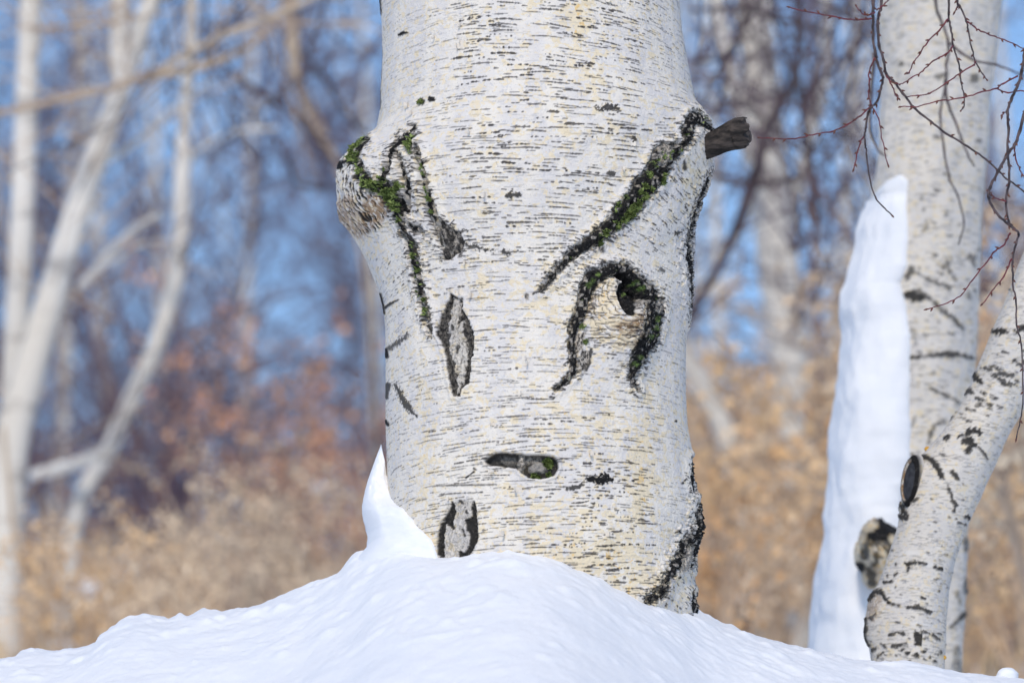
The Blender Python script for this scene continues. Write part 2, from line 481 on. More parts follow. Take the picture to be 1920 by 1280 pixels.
DIAM = [(845, 548), (840, 564), (831, 583), (824, 605), (821, 625), (829, 647), (837, 671), (839, 695), (845, 721), (849, 744), (863, 743), (867, 728), (879, 717), (883, 695), (881, 682), (889, 656), (888, 623), (879, 601), (869, 579), (867, 558), (862, 559), (851, 555)]
DIAM_IN = [(851, 559), (864, 561), (863, 586), (856, 605), (867, 601), (867, 621), (875, 651), (876, 677), (871, 693), (868, 712), (861, 734), (855, 739), (855, 717), (853, 682), (843, 669), (840, 642), (837, 616), (842, 590), (849, 568)]
MOUTH = [(908, 864), (917, 855), (928, 849), (947, 848), (972, 850), (988, 853), (1022, 853), (1038, 855), (1046, 864), (1047, 876), (1040, 891), (1015, 897), (990, 895), (978, 887), (968, 877), (953, 876), (934, 873), (922, 873), (913, 869)]
LOW_L = [(847, 940), (838, 962), (825, 982), (818, 1016), (818, 1037), (823, 1046), (831, 1043), (831, 1008), (834, 982), (842, 987), (849, 995), (847, 976), (852, 964), (852, 949)]
LOW_R = [(888, 940), (882, 945), (883, 966), (870, 974), (872, 993), (880, 999), (878, 1020), (870, 1035), (855, 1030), (859, 1043), (872, 1049), (884, 1035), (896, 1012), (893, 974), (892, 949)]
LOW = [(845, 938), (890, 938), (897, 974), (898, 1010), (884, 1036), (872, 1060), (820, 1060), (816, 1020), (824, 980)]
WRINK = [(1309, 946, 4), (1309, 972, 10), (1302, 1000, 9), (1290, 1005, 8), (1282, 1018, 7), (1272, 1036, 8), (1264, 1060, 9), (1248, 1086, 8), (1237, 1110, 8), (1220, 1120, 7), (1210, 1128, 6)]
WRINK2 = [(1304, 1000, 8), (1300, 1035, 7), (1295, 1060, 4)]
BURL = [(628, 300), (650, 296), (666, 306), (678, 335), (692, 352), (716, 368), (726, 400), (716, 428), (694, 436), (664, 444), (640, 430), (622, 400), (618, 350)]

def seam(pts, lab, rag=4.0, h=.007, seed=0, f=.13, moss=0.0, grow=0.0):
    w, sd = T.band(pts, rag * 1.1, f * 1.25, seed, grow)
    sd = sd + T.rag(w, .5, rag * .45, seed + 3)
    T.SD[w] = np.minimum(T.SD[w], sd)
    T.put('fiss', w, sd, 1.0, 1.3)
    hol = vnoise(T.S[:, w[1]] * .22 + 0 * sd, T.rows[w[0]][:, None] * .16 + 0 * sd, seed + 1)
    hol = sstep(.66, .80, hol) * sstep(1.5, -1.5, sd)
    T.A['fiss'][w] *= 1 - .75 * hol; T.A['scar'][w] = np.maximum(T.A['scar'][w], .8 * hol)
    # lips of white bark roll up against the black ridge, the ridge itself is rough
    T.D[w] += .005 * np.exp(-((sd - 7) / 7.0) ** 2) - .007 * np.exp(-((sd - .5) / 2.2) ** 2)
    T.bump(w, sd, h, 9)
    T.rough(w, sd, .0065, .22, seed + 2); T.rough(w, sd, .0035, .5, seed + 3)
    if lab: T.label(lab, w, sd, .6)
    if moss:
        n = T.rag(w, .09, 1.0, seed + 5) + .45 * T.rag(w, .35, 1.0, seed + 1)
        m = sstep(.62 - moss, .85 - moss, n) * sstep(0, -3.5, sd)
        T.A['moss'][w] = np.maximum(T.A['moss'][w], m)
        T.D[w] += .004 * m
    return w, sd

# burl with its brown weathered face
w, sd = T.poly(BURL, 4, .06, 1)
T.label(8, w, sd, 0)
T.put('stain', *T.band([(703, 394, 26), (690, 412, 20)], 11, .07, 2), .9, 8)
T.put('stain', *T.band([(646, 388, 20), (652, 415, 20), (672, 430, 17)], 10, .08, 4), .7, 8)
wv = T.rag(w, .10, 1.0, 3)
x_, y_ = T.S[:, w[1]] * .22, T.rows[w[0]][:, None] * .055
pits = vnoise(x_ + wv * 1.2, y_ + 0 * x_, 4)
T.A['fiss'][w] = np.maximum(T.A['fiss'][w], .95 * sstep(.58, .70, pits) * sstep(4, -8, sd))
T.D[w] += (-.005 * sstep(.6, .85, pits) + .006 * T.rag(w, .05, 1, 2)) * sstep(4, -8, sd)
T.put('fiss', *T.band([(634, 312, 6), (642, 306, 5), (656, 302, 3)], 3, .1, 2), 1, 2)

for pts, lab, rag, h, sd_, ms in ((LEFT_A, 1, 5, .005, 0, .42), (LEFT_B, 1, 4, .003, 1, .28), (LEFT_C, 1, 6, .004, 2, .36), (LEFT_D, 1, 4, -.002, 3, .0),
                                  (LEFT_E, 1, 3, .002, 4, .6), (LEFT_F, 1, 4.5, .000, 1, .25), (BLOB, 1, 6, .001, 2, 0)):
    seam(pts, lab, rag, h, sd_, .13, ms)
for x, y, r in ((736, 368, 13), (748, 352, 9), (742, 388, 9), (700, 346, 9), (678, 322, 5), (666, 288, 6), (770, 268, 7), (752, 412, 6), (777, 478, 4), (784, 505, 4), (807, 396, 4)):
    T.put('moss', *T.band([(x, y, r * .8)], r * 1.0, .2, int(x) % 5), 1, 3)
w, sd = T.poly(TRI, 2, .2, 1); T.put('fiss', w, sd, .95, 1.5); T.bump(w, sd, -.005, 5); T.rough(w, sd, .006, .2); T.label(1, w, sd); T.A['fiss'][w] *= 1 - .45 * (vnoise(T.S[:, w[1]] * .3 + 0 * sd, T.rows[w[0]][:, None] * .12 + 0 * sd, 2) > .55); T.put('scar', w, sd, .9, 1.5); T.SD[w] = np.minimum(T.SD[w], sd)
T.put('scar', *T.band([(849, 458, 3), (858, 450, 3), (846, 474, 2)], 5, .2, 3), .8, 2, ('fiss',))

seam(RIGHT, 2, 5.5, .010, 1, .12, .12)
seam(RIGHT2, 2, 5, .004, 3, .13, .05)
T.put('scar', *T.band([(1241, 283, 12), (1236, 300, 9)], 9, .2, 2), .9, 3, ('fiss',))
for x, y, r in ((1178, 400, 10), (1190, 388, 9), (1166, 412, 8), (1155, 428, 7), (1202, 372, 6), (1214, 329, 6), (1204, 351, 5), (1158, 384, 5), (1171, 370, 4), (1134, 438, 5), (1125, 457, 5), (1239, 342, 5), (1196, 362, 4), (1216, 356, 3)):
    T.put('moss', *T.band([(x, y, r * .85)], r * 1.0, .2, int(x) % 5), 1, 3)
T.put('fiss', *T.band([(1283, 302, 3), (1285, 316, 4)], 3, .15, 1), .9, 2)
seam(LIMB, 2, 8, .001, 2, .09, 0)
w, sd = T.band([(1122, 463, 6), (1128, 470, 5)], 5, .2, 4); T.put('scar', w, sd, .9, 3)
w, sd = T.band([(987, 553, 4.5), (988, 560, 3)], 2, .2, 4); T.put('scar', w, sd, 1, 2); T.put('fiss', w, sd + 2, .6, 2)
# peppering along the seam's thin end
for x, y in ((1000, 552), (1006, 549), (1020, 538), (1036, 524), (1052, 494), (1058, 500), (1076, 470), (1082, 480), (1098, 452), (1070, 488), (1030, 520)):
    T.put('fiss', *T.band([(x, y, 2.2), (x + 5, y - 3, 1.6)], 2.5, .3, x % 5), .9, 1.2)

# the hooded knot
w, sd = seam(ARCH, 3, 5, .008, 0, .13, .03)
w, sd = T.poly(PLUG, 3, .15, 2)
T.put('fiss', w, sd, 1, 1.6); T.bump(w, sd, -.030, 12); T.rough(w, sd, .010, .15, 1); T.label(4, w, sd, 1.0)
w, sd = T.poly([(1098, 560), (1128, 530), (1150, 522), (1162, 545), (1166, 575), (1182, 594), (1200, 585), (1211, 570), (1214, 600), (1208, 630), (1192, 655), (1150, 660), (1110, 630)], 3, .05, 1)
L_ = T.lab[w]; L_[(sd < 0) & (L_ == 0)] = 4
T.put('cream', w, sd, .75, 10)
# the rolled bark lies in layers that ring the dead heart of the knot
dq = np.hypot(T.px[w] - 1188, (T.PY_[w] - 545) * .92) + 6.5 * T.rag(w, .045, 1, 2) + 2.0 * T.rag(w, .2, 1, 3)
lay = np.abs(((dq / 8.5) % 1.0) - .5) * 2
T.D[w] += .0034 * (lay ** 1.5 - .5) * sstep(2, -10, sd)
brk = sstep(.38, .62, vnoise(T.S[:, w[1]] * .10 + 0 * dq, T.rows[w[0]][:, None] * .05 + dq * .13, 3))
T.A['lent'][w] = np.maximum(T.A['lent'][w], .92 * sstep(.30, .05, lay) * brk * sstep(0, -6, sd))
T.A['stain'][w] = np.maximum(T.A['stain'][w], .55 * sstep(.55, .2, lay) * sstep(0, -8, sd) * sstep(-40, 20, T.px[w] - 1160))
T.put('stain', *T.band([(1160, 612, 7), (1180, 614, 11), (1196, 606, 9), (1205, 590, 5)], 8, .10, 1), .95, 8)
T.put('stain', *T.band([(1196, 645, 9), (1203, 628, 8)], 7, .10, 2), .7, 8)
T.put('stain', *T.band([(1112, 560, 7), (1106, 578, 6)], 6, .10, 2), .5, 8)
for pts in ([(1082, 626), (1099, 622), (1093, 646), (1080, 665), (1076, 648)], [(1089, 657), (1106, 657), (1105, 680), (1095, 697), (1083, 688)]):
    w, sd = T.poly(pts, 2.5, .15, 3); T.put('scar', w, sd, 1, 2, ('fiss',)); T.label(3, w, sd)
w, sd = T.band([(1108, 655, 3), (1106, 680, 3), (1099, 694, 2)], 3, .2, 3); T.put('fiss', w, sd, .9, 1.5)
w, sd = T.band([(1231, 566, 5), (1233, 582, 5)], 4, .2, 3); T.put('scar', w, sd, .9, 2, ('fiss',))
w, sd = T.band([(1152, 518, 5), (1160, 530, 4), (1156, 541, 3)], 4, .22, 3); T.put('scar', w, sd, 1, 2, ('fiss',))
w, sd = T.band([(1200, 572, 4), (1206, 562, 3)], 3, .2, 3); T.put('scar', w, sd, .9, 2, ('fiss',))
for x, y, r in ((1119, 516, 4), (1102, 536, 5), (1091, 614, 4), (1097, 641, 4), (1191, 531, 4), (1202, 541, 4), (1229, 600, 5), (1225, 615, 5), (1195, 671, 5), (1188, 684, 5), (1108, 528, 4), (1216, 632, 4), (1184, 548, 3)):
    T.put('moss', *T.band([(x, y, r)], r * .8, .2, int(x) % 5), .95, 3)

def cracks(w, sd, val):
    x_, y_ = T.S[:, w[1]] + 0 * sd, T.rows[w[0]][:, None] + 0 * sd
    q = np.abs(fbm(x_ * .16, y_ * .075, 1, 3)); q2 = np.abs(fbm(x_ * .12 + 9, y_ * .20, 3, 3))
    m = np.maximum(sstep(.045, .015, q), .8 * sstep(.03, .01, q2)) * sstep(1, -3, sd) * val
    T.A['fiss'][w] = np.maximum(T.A['fiss'][w], m); T.D[w] -= .002 * m
# torn bark lozenge, the mouth-shaped hollow, the arched scar above the snow
w, sd = T.poly(DIAM, 3.4, .16, 1); sd = sd + T.rag(w, .6, 1.6, 3); T.put('fiss', w, sd, .82, 1.1); T.bump(w, sd, -.006, 3.5); T.rough(w, sd, .004, .16, 1); T.label(5, w, sd, .3)
T.D[w] += .0035 * np.exp(-((sd - 4) / 3.0) ** 2)
T.put('scar', w, sd, 1, 1.2); T.A['fiss'][w] *= .95
w2, sd2 = T.poly(DIAM_IN, 6, .16, 3); sd2 = sd2 + T.rag(w2, .5, 2.5, 2); T.put('scar', w2, sd2, .55, 1.5); T.bump(w2, sd2, .004, 4)
m = sstep(1.2, -1.2, sd2); T.A['fiss'][w2] *= (1 - m); T.A['scar'][w2] = T.A['scar'][w2] * (1 - m) + m * .42
cracks(w2, sd2, .6)
for p in ([(847, 610, 2), (848, 617, 2.5)], [(840, 628, 4), (839, 638, 3)], [(858, 648, 3), (856, 660, 2.5)], [(870, 625, 2), (873, 632, 2)], [(857, 606, 1.5), (864, 598, 2)]):
    T.put('fiss', *T.band(p, 2, .2, 1), .9, 1.2)

w, sd = T.poly(MOUTH, 1.6, .15, 2); T.put('fiss', w, sd, .95, 1.2); T.bump(w, sd, -.014, 4); T.rough(w, sd, .005, .15, 2); T.label(6, w, sd, .3)
T.D[w] += .004 * np.exp(-((sd - 4) / 3.0) ** 2)
w, sd = T.band([(942, 861, 7), (960, 863, 7)], 4, .2, 2); T.put('scar', w, sd, .6, 3); T.A['fiss'][w] *= 1 - .25 * sstep(2, -3, sd)
w, sd = T.poly([(972, 853), (981, 852), (983, 868), (980, 884), (971, 880), (968, 870)], 2, .2, 2); T.put('scar', w, sd, .85, 1.6, ('fiss',)); T.bump(w, sd, .007, 4)
w, sd = T.band([(997, 878, 7), (1008, 873, 10), (1019, 878, 6)], 3, .2, 3); T.put('scar', w, sd, .5, 2, ('fiss',)); T.bump(w, sd, .006, 6)
w, sd = T.band([(990, 862, 6), (1010, 860, 5)], 4, .2, 1); T.put('scar', w, sd, .9, 3, ()); T.A['fiss'][w] *= 1 - .5 * sstep(2, -3, sd)
for x, y, r in ((1031, 868, 8), (1028, 862, 5), (1001, 891, 6), (1030, 889, 4), (1010, 893, 4)):
    T.put('moss', *T.band([(x, y, r)], r * .5, .2, 2), 1, 2.5)

w, sd = T.poly(LOW, 5, .12, 2); T.put('scar', w, sd, .36, 5); cracks(w, sd, .4); T.label(7, w, sd, .3); T.bump(w, sd, -.003, 5); T.rough(w, sd, .002, .3, 2)
for P_, s_ in ((LOW_L, 1), (LOW_R, 3)):
    w, sd = T.poly(P_, 2.6, .17, s_); sd = sd + T.rag(w, .6, 1.4, 2); T.put('fiss', w, sd, .97, 1.2); T.bump(w, sd, -.005, 3); T.rough(w, sd, .004, .2, 1)
for p in ([(862, 939, 3), (867, 943, 2)], [(872, 957, 2.5), (874, 960, 2)], [(846, 945, 2), (852, 948, 2)], [(870, 950, 1.6)], [(845, 975, 3), (850, 990, 2)], [(866, 992, 2), (871, 1004, 2)]):
    T.put('fiss', *T.band(p, 2, .25, 2), .9, 1.2)

seam([(a, b, c * .72) for a, b, c in WRINK], 9, 11, .006, 2, .11, 0)
seam([(a, b, c * .7) for a, b, c in WRINK2], 9, 9, .003, 3, .12, 0)
w, sd = T.band([(1285, 1030, 14), (1275, 1060, 10)], 10, .08, 3); T.put('scar', w, sd, .8, 5)
seam([(1300, 860, 1.5), (1298, 898, 3), (1301, 920, 1.5)], 0, 2, .001, 2)
seam([(1300, 1112, 2), (1303, 1135, 6), (1305, 1165, 4)], 0, 2, .001, 2)
# small marks
for p, rg, v in (([(748, 66, 3), (757, 62, 3.5), (764, 62, 1.5)], 2.5, 1), ([(807, 186, 5), (813, 186, 4)], 2.5, 1), ([(790, 190, 7)], 2.5, .55),
                 ([(1100, 897, 4), (1118, 900, 8), (1132, 896, 9), (1146, 899, 4)], 9, 1), ([(1064, 916, 3), (1076, 914, 4), (1090, 909, 4)], 6, .9),
                 ([(742, 722, 4), (748, 732, 5), (759, 754, 6), (772, 771, 5), (782, 779, 2)], 7, .9), ([(728, 721, 5), (726, 745, 3)], 3, .9),
                 ([(766, 627, 4), (748, 641, 4), (731, 653, 5)], 6.5, .85), ([(725, 655, 3), (726, 668, 4)], 2, 1), ([(722, 577, 3), (733, 569, 3), (747, 562, 1)], 1.5, .95),
                 ([(713, 552, 3), (717, 572, 4), (721, 588, 2)], 2, 1), ([(724, 790, 4), (728, 796, 3)], 2, 1), ([(874, 895, 2), (889, 884, 1.4)], 1, 1), ([(889, 878, 2), (893, 880, 1.5)], 1, .9),
                 ([(1142, 777, 2.2)], 1, 1), ([(1267, 789, 2.5)], 1, 1), ([(1279, 905, 2.5)], 1, 1), ([(1272, 995, 3), (1275, 1000, 1)], 1, 1), ([(1272, 1082, 3)], 1.5, 1),
                 ([(1239, 505, 4), (1244, 508, 3)], 2, .8), ([(1178, 434, 2)], 1, .9), ([(1267, 438, 4), (1275, 436, 2)], 2.5, .6), ([(1143, 325, 5), (1150, 326, 4)], 4, .9),
                 ([(1186, 256, 5), (1190, 262, 4)], 5, .6), ([(1122, 203, 5), (1138, 200, 7), (1155, 203, 5)], 6, .6), ([(955, 366, 7), (972, 365, 5)], 5, .5),
                 ([(945, 472, 5), (952, 476, 4)], 4, .55), ([(880, 460, 4), (900, 466, 3), (925, 470, 2)], 5, .65), ([(820, 910, 1.5), (870, 909, 2), (930, 908, 1.8)], 1.5, .75), ([(825, 926, 1), (905, 922, 1)], 1, .6),
                 ([(712, -40, 3), (711, 6, 4), (713, 26, 3)], 3, 1), ([(712, 160, 2), (710, 176, 2.5)], 2, .9)):
    if v < .7: rg, v = rg * 1.7, .92
    w, sd = T.band(p, rg, .28, int(p[0][0]) % 5)
    if w is None: continue
    T.put('fiss', w, sd, v, 1.4); T.bump(w, sd, .0015, 3)
T.put('moss', *T.band([(789, 191, 5)], 2, .2, 1), .8, 3)
T.put('fiss', *T.band([(712, 30, 1.5), (716, 105, 1.6), (713, 170, 1.6), (713, 205, 1.6)], 2.2, .12, 2), .8, 1.2)
# cream zones
for x, y, rx_, ry_, v in ((1085, 40, 26, 90, .95), (1110, 130, 30, 80, .6), (1180, 300, 60, 130, .25), (1130, 420, 40, 90, .3), (1000, 250, 200, 200, .12), (1060, 620, 90, 160, .30), (1000, 560, 40, 40, .4), (905, 540, 14, 40, .7), (1130, 800, 160, 60, .4),
                          (1200, 880, 34, 130, .95), (1195, 960, 24, 60, 1.), (1110, 1050, 140, 60, .95), (1050, 990, 120, 60, .55), (1190, 1090, 90, 50, .9), (930, 980, 60, 50, .35), (800, 880, 24, 160, .45), (790, 340, 30, 200, .2), (812, 340, 20, 60, .35), (830, 60, 120, 90, .15), (1230, 250, 50, 60, .2), (790, 1010, 40, 30, .8), (680, 420, 40, 60, .4), (1295, 330, 20, 60, .6)):
    w = T.win([x - 2 * rx_, x + 2 * rx_], [y - 2 * ry_, y + 2 * ry_], 5)
    if w: T.A['cream'][w] = np.maximum(T.A['cream'][w], v * np.exp(-((T.px[w] - x) / rx_) ** 2 - ((T.PY_[w] - y) / ry_) ** 2))

T.D += fbm(T.S * .33, T.rows[:, None] * .45, 3, 2) * .0016      # grit of the bark
# lenticels ------------------------------------------------------------------------
G = []
def g(*rows):
    for r in rows: G.append((r[0], r[1], math.radians(r[2]), r[3] if len(r) > 3 else 32))
for x in range(720, 1300, 60):
    for y in list(range(-200, 200, 50)):
        g((x, y, 5 if x > 1000 else (3 if x > 850 else -4), 50))
    for y in range(760, 1140, 50): g((x, y, -3 if x < 1000 else -2, 50))
    for y in range(200, 760, 50): g((x, y, 1, 50))
g((1265, 350, 62), (1250, 400, 52), (1235, 370, 58), (1285, 320, 75), (1300, 350, -55, 20), (1296, 385, -42, 18), (1285, 420, -30, 20), (1270, 440, 5), (1220, 430, 30), (1195, 440, 35), (1160, 465, 33), (1240, 470, 14), (1265, 500, 10), (1130, 485, 38), (1105, 480, 40), (1080, 515, 36), (1055, 535, 34), (1050, 570, 28), (1040, 600, 15), (1210, 500, 28), (1185, 480, 25),
  (1150, 330, -8), (1200, 290, -12), (1240, 250, -22), (1265, 235, -38, 20), (1275, 300, 70, 18), (1280, 215, -20, 20),
  (1112, 560, 80, 14), (1118, 590, 66, 14), (1130, 540, 75, 14), (1140, 570, 62, 14), (1132, 615, 45, 16), (1150, 605, 38, 14), (1160, 625, 15, 16), (1178, 622, -8, 14), (1195, 612, -30, 14), (1205, 595, -58, 12), (1150, 650, 22, 18), (1180, 655, -14, 16), (1196, 645, -34, 14), (1130, 650, 45, 16), (1165, 690, 4), (1120, 690, 30, 18), (1190, 690, -30, 12), (1216, 690, -25, 16),
  (1250, 580, 5), (1250, 640, -4), (1250, 540, 22, 24),
  (768, 300, 52, 12), (772, 320, 48, 12), (776, 345, 40, 12), (780, 375, 52, 12), (782, 400, 58, 12), (790, 440, 35, 16), (800, 480, 25, 20), (720, 320, 40, 12), (700, 300, 45, 12), (705, 320, 35, 10), (735, 300, 68, 10), (735, 340, 70, 10), (725, 270, -60, 14),
  (670, 360, 70, 18), (690, 400, 72, 18), (700, 450, 60, 22), (720, 490, -55, 20), (740, 530, -48, 24), (750, 470, -60, 16), (765, 560, -40, 20), (750, 600, -30, 22), (785, 600, -48, 16), (740, 650, -25, 24), (770, 690, -12, 28), (740, 700, -15), (745, 760, -10),
  (840, 280, -14, 24), (850, 340, -10, 24), (870, 410, -6, 24), (860, 500, -4, 30),
  (1260, 1110, 40, 18), (1285, 1090, 35, 18), (1280, 1130, 28, 20), (1200, 1080, -10, 30))
T.guides = np.array(G)
ld = np.random.default_rng(5)
nr, ncd = len(T.rows), T.nd
def free(r, c):
    return T.A['fiss'][r, c] < .3 and T.A['scar'][r, c] < .25
# 1. clear dashes
def scatter(n, fn):
    for _ in range(n):
        r = int(ld.integers(4, nr - 4)); c = int(ld.integers(4, ncd - 4))
        if not free(r, c): continue
        x, y = T.PX[r, c], T.PY_[r, c]
        if T.th[c] > math.radians(78) : x = 1250
        if T.th[c] < -math.radians(78): x = 745
        q = fn(x, y)
        if q is None: continue
        p, ln, tk, v = q
        dm = vnoise(np.array([T.S[0, c] * .018]), np.array([y * .03]), 1)[0]; p *= .35 + 1.3 * dm; tk *= .75 + .5 * dm
        if ld.random() < .07: tk *= 1.5
        if ld.random() > p: continue
        ln *= .4 + ld.random() ** 1.6 * 1.95; tk *= .55 + ld.random() * .6
        # keep lines apart: skip when something dark already lies here
        k = T.A['lent'][max(0, r - 2):r + 3, max(0, c - 5):c + 6]
        if k.size and k.max() > .4 and ld.random() > .15: continue
        a = T.angle(x, y) + ld.normal(0, .035)
        if ld.random() < .22:       # broken dash: two or three pieces in line
            off = 0
            for _k in range(int(ld.integers(2, 4))):
                l1 = ln * (.18 + .3 * ld.random())
                c2 = int(np.clip(np.searchsorted(T.S[0, :ncd], T.S[0, c] + off * math.cos(a)), 0, ncd - 1)); r2 = int(np.clip(r + off * math.sin(a) / T.step, 2, nr - 3))
                if free(r2, c2): T.dash(r2, c2, l1, tk, a, v)
                off += l1 + 3 + 3 * ld.random()
        else: T.dash(r, c, ln, tk * .92, a, v * (.78 + .22 * ld.random()), ld.normal(0, .5))
def main_dashes(x, y):
    if 1040 < x < 1240 and 505 < y < 725:
        if 1095 < x < 1212 and 525 < y < 665: return (.9, 20, 2.2, .9)
        return (.45, 14, 1.6, .8)
    if x < 800:
        if y < 230: return (.10, 18, 1.6, .55)
        if y < 700: return (.45, 13, 1.7, .62)
        return (.30, 20, 1.7, .75)
    if x > 1195 and y < 250: return (.55, 20, 1.8, .8)
    if x > 1195 and y < 540 or (x > 1100 and 430 < y < 540): return (.55, 13, 1.7, .75)
    if x > 1225: return (.34, 18, 1.6, .6)
    if y > 860 and x > 1030: return (.80, 18, 2.5, .97)
    if y > 740: return (.36, 32, 2.0, .9)
    if y > 500: return (.32, 26, 2.0, .85)
    if x < 860: return (.40, 20, 1.9, .8)
    return (.62, 24, 2.6, .97)
scatter(16500, main_dashes)
def fine_dashes(x, y):
    if x > 1180 or x < 800: return (.5, 14, 1.15, .45)
    if 1030 < x < 1240 and 430 < y < 740: return (.6, 9, 1.3, .6)
    return (.32, 20, 1.1, .45)
scatter(7000, fine_dashes)
def hatch(x, y):        # dense hatching in the rolled bark round the old limbs
    for cx, cy, rx_, ry_ in ((776, 335, 14, 60), (1275, 370, 42, 75), (1155, 600, 55, 60), (718, 310, 22, 38), (1270, 245, 34, 30), (670, 375, 34, 50), (1070, 500, 50, 40), (1255, 1105, 45, 35)):
        if ((x - cx) / rx_) ** 2 + ((y - cy) / ry_) ** 2 < 1: return (.9, 15, 1.7, .9)
    return None
HATCH = ((776, 335, 16, 66, .022, 13), (1275, 370, 46, 80, .016, 17), (1155, 600, 56, 66, .016, 18), (718, 310, 24, 42, .014, 13), (1270, 245, 36, 32, .016, 15), (670, 385, 36, 52, .010, 14), (1070, 510, 52, 42, .008, 9), (1255, 1105, 48, 35, .008, 9), (1190, 450, 60, 30, .007, 12), (745, 540, 28, 70, .006, 13), (800, 470, 16, 60, .012, 8), (1180, 690, 40, 22, .012, 12))
for cx, cy, rx_, ry_, dn, ln in HATCH:
    e = ((T.PX[:, :ncd] - cx) / rx_) ** 2 + ((T.PY_[:, :ncd] - cy) / ry_) ** 2
    rr_, cc_ = np.nonzero(e < 1)
    for i in ld.integers(0, len(rr_), int(PI * rx_ * ry_ * dn)):
        r, c = int(rr_[i]), int(cc_[i])
        if not free(r, c): continue
        k = T.A['lent'][max(0, r - 1):r + 2, max(0, c - 2):c + 3]
        if k.size and k.max() > .4: continue
        T.dash(r, c, ln * (.6 + .9 * ld.random()), 1.3 + 1.0 * ld.random(), T.angle(T.PX[r, c], T.PY_[r, c]) + ld.normal(0, .08), .95, ld.normal(0, .8))
def fissured_foot(x, y):
    if y > 1020 and 1100 < x < 1270: return (.9, 15, 3.0, .95)
    return None
scatter(9000, fissured_foot)
# torn fringes along the black seams
sr, sc_ = np.nonzero((T.SD[4:-4, 4:ncd - 4] > .5) & (T.SD[4:-4, 4:ncd - 4] < 14))
for i in ld.integers(0, len(sr), 6500):
    r = int(sr[i]) + 4; c = int(sc_[i]) + 4; q = T.SD[r, c]
    if not (.5 < q < 13) or ld.random() > math.exp(-q / 4.5) or T.A['scar'][r, c] > .3: continue
    T.dash(r, c, 5 + 11 * ld.random(), 1.2 + 1.6 * ld.random(), T.angle(T.PX[r, c], T.PY_[r, c]) + ld.normal(0, .25), .95)
T.A['cream'] *= .82
T.A['lent'] *= 1 - .9 * np.clip(T.A['fiss'] + T.A['moss'], 0, 1)

base = at(1000, 1330, 0.0)
tree = empty('birch_tree', (0.02, 0, float(base[2])))
tag(tree, 'thick white birch trunk with moss-edged black scars like a frowning face', 'tree')
parts = T.mesh_parts({0: 'trunk', 1: 'bark_ridge', 2: 'bark_ridge', 3: 'bark_ridge', 4: 'knot', 5: 'bark_scar', 6: 'bark_scar', 7: 'bark_scar', 8: 'burl', 9: 'bark_ridge'}, M['bark'], tree,
    labels={1: 'mossy black W-shaped bark ridge on the left', 2: 'mossy black diagonal bark ridge rising to the dead branch stub', 3: 'black horseshoe hood over the knot', 4: 'pale bulging knot with a charred black centre',
            5: 'tall lozenge scar of torn grey bark', 6: 'black mouth-shaped hollow with moss at its right end', 7: 'arched scar of torn bark just above the snow', 8: 'weathered brown burl on the left edge', 9: 'wrinkled black bark seam at the lower right'})

def surf(T, px, py, lift=0.0):
    """point of the finished bark seen at a photo pixel"""
    d = np.abs(T.px[:, :T.nd] - px) + np.abs(T.PY_[:, :T.nd] - py)
    r, c = np.unravel_index(np.argmin(d), d.shape)
    p = T.V[r, c].copy(); n = T.N[c]
    p[0] += n[0] * lift; p[1] += n[1] * lift
    return p, n

# upper part of the stem, above the picture: forks into limbs
up = MB(); top = T.V[0, :T.nd:40]
tc = np.array([T.ctr[0, 0], 0, T.ctr[0, 2]])
up.tube([tc + (0, 0, -.01), tc + (-.01, .02, .9), tc + (-.05, .05, 1.9), tc + (-.10, .05, 3.2)], [.292, .265, .23, .17], 40)
up.tube([tc + (0, 0, 1.3), tc + (.45, .1, 2.2), tc + (.9, .2, 3.3)], [.13, .10, .06], 16)
o = up.build('upper_trunk', M['bark'], tree)

# moss tufts standing on the painted moss
def moss_tufts(lab_list, name, cnt, parent, label):
    mk = (T.A['moss'] > .55) & np.isin(T.lab, lab_list) & T.front
    rr, cc = np.nonzero(mk)
    if len(rr) == 0: return
    sel = rng.integers(0, len(rr), cnt); mb_v = []; mb_f = []
    for i in sel:
        p = T.V[rr[i], cc[i]]; n = np.array([T.N[cc[i], 0], T.N[cc[i], 1], 0])
        d = n + rng.normal(0, .55, 3) + np.array([0, 0, .15]); d /= np.linalg.norm(d)
        h = .0035 + .006 * rng.random(); a = rng.normal(0, 1, 3); a -= d * a.dot(d); a /= np.linalg.norm(a)
        b = len(mb_v); wd = .0011 + .0011 * rng.random()
        p = p - n * .001
        mb_v += [p - a * wd, p + a * wd, p + d * h * .6 + a * wd * .9, p + d * h, p + d * h * .6 - a * wd * .9]
        mb_f.append((b, b + 1, b + 2, b + 3, b + 4))
    me = bpy.data.meshes.new(name); me.from_pydata([tuple(v) for v in mb_v], [], mb_f); me.update()
    o = link(name, me, M['moss'], parent); o['label'] = label
moss_tufts([1, 8, 0], 'moss', 2200, parts[1], 'green moss along the left ridge')
moss_tufts([2], 'moss', 1200, parts[2], 'green moss on the diagonal ridge')
moss_tufts([6], 'moss', 700, parts[6], 'green moss in the mouth-shaped hollow')

